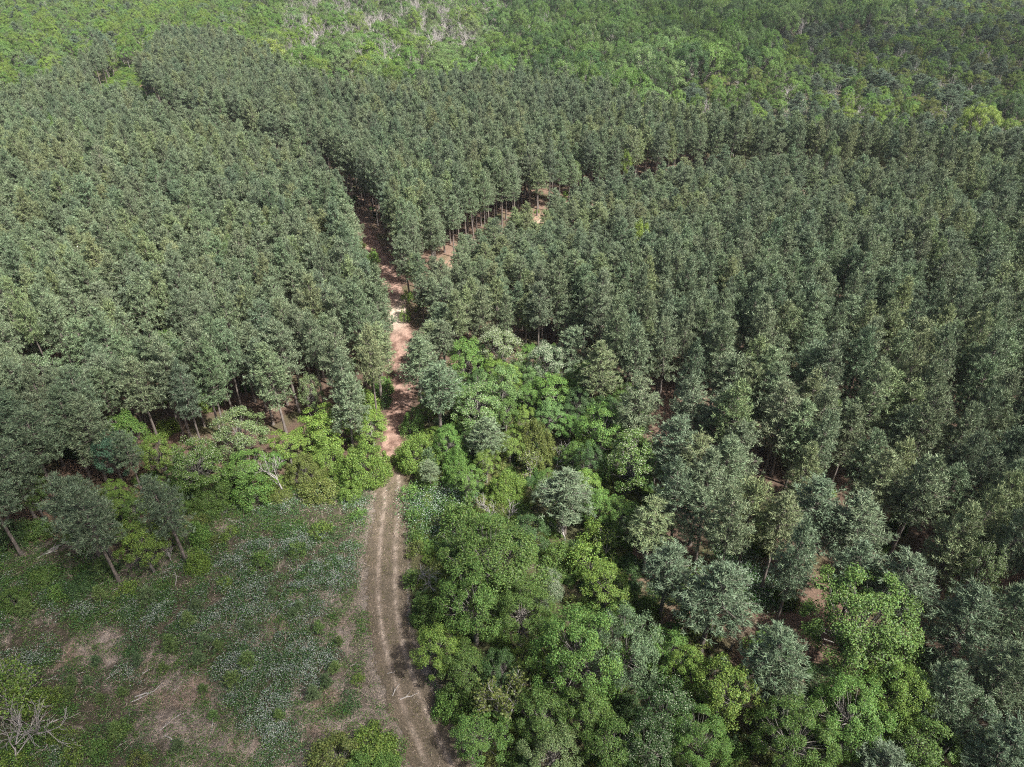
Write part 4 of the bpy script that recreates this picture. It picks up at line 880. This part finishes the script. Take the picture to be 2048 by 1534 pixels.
k = (rng.random(x.size) < np.where(rd < .45, .55, np.where(rd < 1.3, .10, np.where(rd < 3.8, .5, 0))) * sstep(.3, .6, n))
mb = MB(); c = np.stack((x[k], y[k], np.full(k.sum(), .02)), 1); d = rng.normal(0, .6, (k.sum(), 3)); d[:, 2] = np.abs(d[:, 2]) + .5; spikes(mb, c, d, .22, .04, rng)
cover("verge_grass", mb, [M_roadgrass], "brownish grass along the verges and middle of the road")
# brambles on the far side of the road and by the right pines
mb = MB()
for px, py, wx, wy in [(880, 1005, 60, 26), (850, 1025, 40, 24), (905, 1000, 40, 20), (870, 1060, 40, 24), (1500, 1170, 60, 30), (1470, 1130, 40, 30), (1530, 1200, 40, 24), (560, 1000, 1, 1)]:
    gx_, gy_, dep = G(px, py); q = int(wx * wy * 2.2); rx = wx / FOC * dep; ry = wy / FOC * dep / .75
    a = rng.normal(0, .6, (q, 2)); c = np.stack((gx_ + a[:, 0] * rx, gy_ + a[:, 1] * ry, rng.uniform(.1, .9, q) * 1.1), 1)
    leaves(mb, c, rng.normal(0, .6, (q, 3)) + c3(0, 0, .8), .2, .12, rng, 0); kk = rng.random(q) < .26; c2 = c[kk] + c3(0, 0, .25); leaves(mb, c2, rng.normal(0, .6, (kk.sum(), 3)) + c3(0, 0, .8), .15, .06, rng, 1)
cover("verge_brambles", mb, [M_bramble, M_white], "white brambles right of the road and among the right pines")

# ---------------------------------------------------------------- fallen branches on the clearing, each a thing
def stick_mesh(seed):
    r = np.random.default_rng(seed); mb = MB(); L = 1.
    p = np.array([(0, 0, .03), (.33, r.normal(0, .04), .06), (.66, r.normal(0, .05), .05), (1., r.normal(0, .08), .04)]); tube(mb, p, [.034, .03, .022, .010], 5)
    a = r.choice((-1, 1)); tube(mb, [p[1], p[1] + (.16, .10 * a, .04), p[1] + (.30, .22 * a, .03)], [.018, .013, .007], 4)
    return mb.mesh("fallen_branch", M_deadwood)
SM = [stick_mesh(400 + i) for i in range(5)]
STICKS = [(270, 1395, 2.2, .5), (262, 1405, 1.8, .5), (88, 1362, 1.6, .2), (212, 1360, 1.5, .7), (218, 1352, 1.3, .6), (330, 1472, 1.8, -.3), (320, 1462, 1.2, .9), (425, 1435, 1.7, -1.2), (260, 1425, 1.1, -1.3), (80, 1460, 2.4, .7), (70, 1450, 1.7, .6), (130, 1440, 1.2, .5), (345, 1390, 1., 1.3), (345, 1440, 1.2, .6), (480, 1425, 1.3, .6), (590, 988, 2.6, -.6), (575, 993, 2.2, .4), (460, 1042, 2.3, -.2), (445, 1036, 1.9, -.5), (85, 1110, 3.2, .9), (70, 1120, 3.0, .9), (95, 1105, 2.4, .8), (130, 1080, 1.6, .3), (215, 1165, 1.6, .1), (228, 1180, 1.5, .2), (200, 1170, 1.2, .8), (330, 1140, 1.5, .4), (350, 1145, 1.8, -1.0), (785, 1393, 1.2, 1.2), (800, 1400, 1.5, .35), (775, 1348, .8, .3), (615, 1085, 1.1, -1.2), (608, 1082, 1.0, 1.1), (30, 1530, 2.6, .6), (610, 1505, 1.4, .5), (290, 1180, 1.6, .7), (30, 1225, 1.6, .3), (45, 1235, 1.3, .2), (625, 1425, 1.2, .05), (700, 1332, 1.0, .1), (590, 1330, .9, .9), (405, 1500, 1.1, -.6), (230, 1500, 1.2, .9), (155, 1350, 1.0, .3), (385, 1345, 1.1, -.4), (285, 1350, 1.2, 1.0)]
sk = [(*G(px, py)[:2], L, a) for px, py, L, a in STICKS]
for i, (b, (o, s, w)) in enumerate(zip(sk, locate([b[:2] for b in sk], np.array([b[:2] for b in sk]), "branch"))):
    ob = bpy.data.objects.new("fallen_branch", SM[i % 5]); COL.objects.link(ob); ob.location = (b[0], b[1], .03); ob.rotation_euler = (0, 0, b[3]); ob.scale = (b[2] * 1.1, b[2] * 1.1, 1.5)
    props(ob, f"{'long' if b[2] > 1.9 else 'short' if b[2] < 1.2 else 'pale'} fallen branch on the ground, {o} branch {s} {w}", "branch", "fallen branches on the clearing")

# ---------------------------------------------------------------- light
SUN = np.array((.74, -.50, 0.)); SUN /= np.linalg.norm(SUN); EL = R_(55); SUN = np.array((SUN[0] * math.cos(EL), SUN[1] * math.cos(EL), math.sin(EL)))
ld = bpy.data.lights.new("sun", "SUN"); ld.energy = 5.0; ld.angle = R_(1.0); ld.color = (1, .975, .93)
lo = bpy.data.objects.new("sun", ld); COL.objects.link(lo); lo.rotation_euler = Vector(SUN).to_track_quat("Z", "Y").to_euler(); lo.location = (80, -60, 150)
# drifting clouds overhead (above and behind the picture) that dim the foreground, the right side and the far right
def cloud(name, lumps, alt, dens, seed):
    r = np.random.default_rng(seed); mb = MB()
    sx, sy = SUN[0] / SUN[2], SUN[1] / SUN[2]
    import bmesh
    bm = bmesh.new(); bmesh.ops.create_icosphere(bm, subdivisions=4, radius=1); V0 = np.array([v.co for v in bm.verts]); F0 = np.array([[v.index for v in f.verts] for f in bm.faces]); bm.free()
    for x, y, R in lumps:
        for k in range(3):
            o = r.normal(0, .22, 2) * R; q = R * r.uniform(.6, .95); n = 1 + .16 * np.sin(V0[:, 0] * 3.1 + r.uniform(0, 6)) * np.sin(V0[:, 1] * 3.7 + r.uniform(0, 6)) + .1 * np.sin(V0[:, 2] * 6 + V0[:, 0] * 5 + r.uniform(0, 6))
            h = alt + r.uniform(-12, 12)
            V = V0 * n[:, None] * np.array([q, q, q * .45]) + np.array([x + o[0] + sx * h, y + o[1] + sy * h, h]); mb.add(V, F0)
    m, nt = newmat(name + "_vapour"); L = nt.links; out = N(nt, "ShaderNodeOutputMaterial"); tb = N(nt, "ShaderNodeBsdfTransparent"); tl = N(nt, "ShaderNodeBsdfTranslucent"); tl.inputs[0].default_value = (.9, .9, .9, 1)
    lw = N(nt, "ShaderNodeLayerWeight"); lw.inputs[0].default_value = .5; mr = N(nt, "ShaderNodeMapRange"); mr.inputs[1].default_value = .75; mr.inputs[2].default_value = .05; mr.inputs[3].default_value = 0; mr.inputs[4].default_value = dens
    L.new(lw.outputs["Facing"], mr.inputs[0]); mx = N(nt, "ShaderNodeMixShader"); L.new(mr.outputs[0], mx.inputs[0]); L.new(tb.outputs[0], mx.inputs[1]); L.new(tl.outputs[0], mx.inputs[2]); L.new(mx.outputs[0], out.inputs[0])
    me = mb.mesh(name, m); me.polygons.foreach_set("use_smooth", np.ones(len(me.polygons), bool)); o = bpy.data.objects.new(name, me); COL.objects.link(o); o["kind"] = "stuff"; o["label"] = "soft white cloud passing overhead"
cloud("cloud", [(-115, 45, 52), (-70, 20, 52), (-45, 30, 40), (-60, 58, 22), (-32, 46, 20), (85, 42, 48), (125, 75, 46), (52, 52, 26), (-150, 90, 45)], 520, .15, 5)
cloud("cloud", [(-18, 12, 44), (32, 10, 44), (52, 26, 26)], 560, .11, 7)
cloud("cloud", [(110, 330, 70), (190, 300, 80), (270, 290, 90), (60, 400, 60), (160, 420, 90), (300, 400, 110)], 620, .09, 6)
# thin spring haze between the camera and the far woods
mb = MB(); V = [(x, y, z) for z in (-1, 64) for y in (-320, 1820) for x in (-1520, 1520)]; mb.add(V, [(0, 2, 3, 1), (4, 5, 7, 6), (0, 1, 5, 4), (2, 6, 7, 3), (0, 4, 6, 2), (1, 3, 7, 5)])
m, nt = newmat("haze_air"); o_ = N(nt, "ShaderNodeOutputMaterial"); pv = N(nt, "ShaderNodeVolumePrincipled"); pv.inputs["Color"].default_value = (.86, .92, 1, 1); pv.inputs["Density"].default_value = HAZE; nt.links.new(pv.outputs[0], o_.inputs["Volume"])
hz = bpy.data.objects.new("haze", mb.mesh("haze", m)); COL.objects.link(hz); hz["kind"] = "stuff"; hz["label"] = "thin haze in the air over the woods"
w = bpy.data.worlds.new("World"); SC.world = w; w.use_nodes = True; nt = w.node_tree; nt.nodes.clear()
sky = nt.nodes.new("ShaderNodeTexSky"); sky.sky_type = "NISHITA"; sky.sun_disc = False; sky.sun_elevation = EL; sky.sun_rotation = math.atan2(SUN[0], SUN[1]); sky.air_density = 1.; sky.dust_density = 5.; sky.ozone_density = .4
bg = nt.nodes.new("ShaderNodeBackground"); bg.inputs[1].default_value = .075; ow = nt.nodes.new("ShaderNodeOutputWorld")
nt.links.new(sky.outputs[0], bg.inputs[0]); nt.links.new(bg.outputs[0], ow.inputs[0])
SC.view_settings.view_transform = "Standard"; SC.view_settings.look = "None"; SC.view_settings.exposure = 1.05; SC.view_settings.gamma = 1
SC.cycles.use_denoising = False; SC.cycles.sample_clamp_indirect = 2.0; SC.cycles.volume_bounces = 0; SC.cycles.filter_width = 1.1; SC.cycles.max_bounces = 6; SC.cycles.diffuse_bounces = 3; SC.cycles.transmission_bounces = 3; SC.cycles.transparent_max_bounces = 24; SC.cycles.glossy_bounces = 2
print("pines", len(pine_list), "broad", len(broad_far), "bare", len(bare_far), "ug", len(ug))
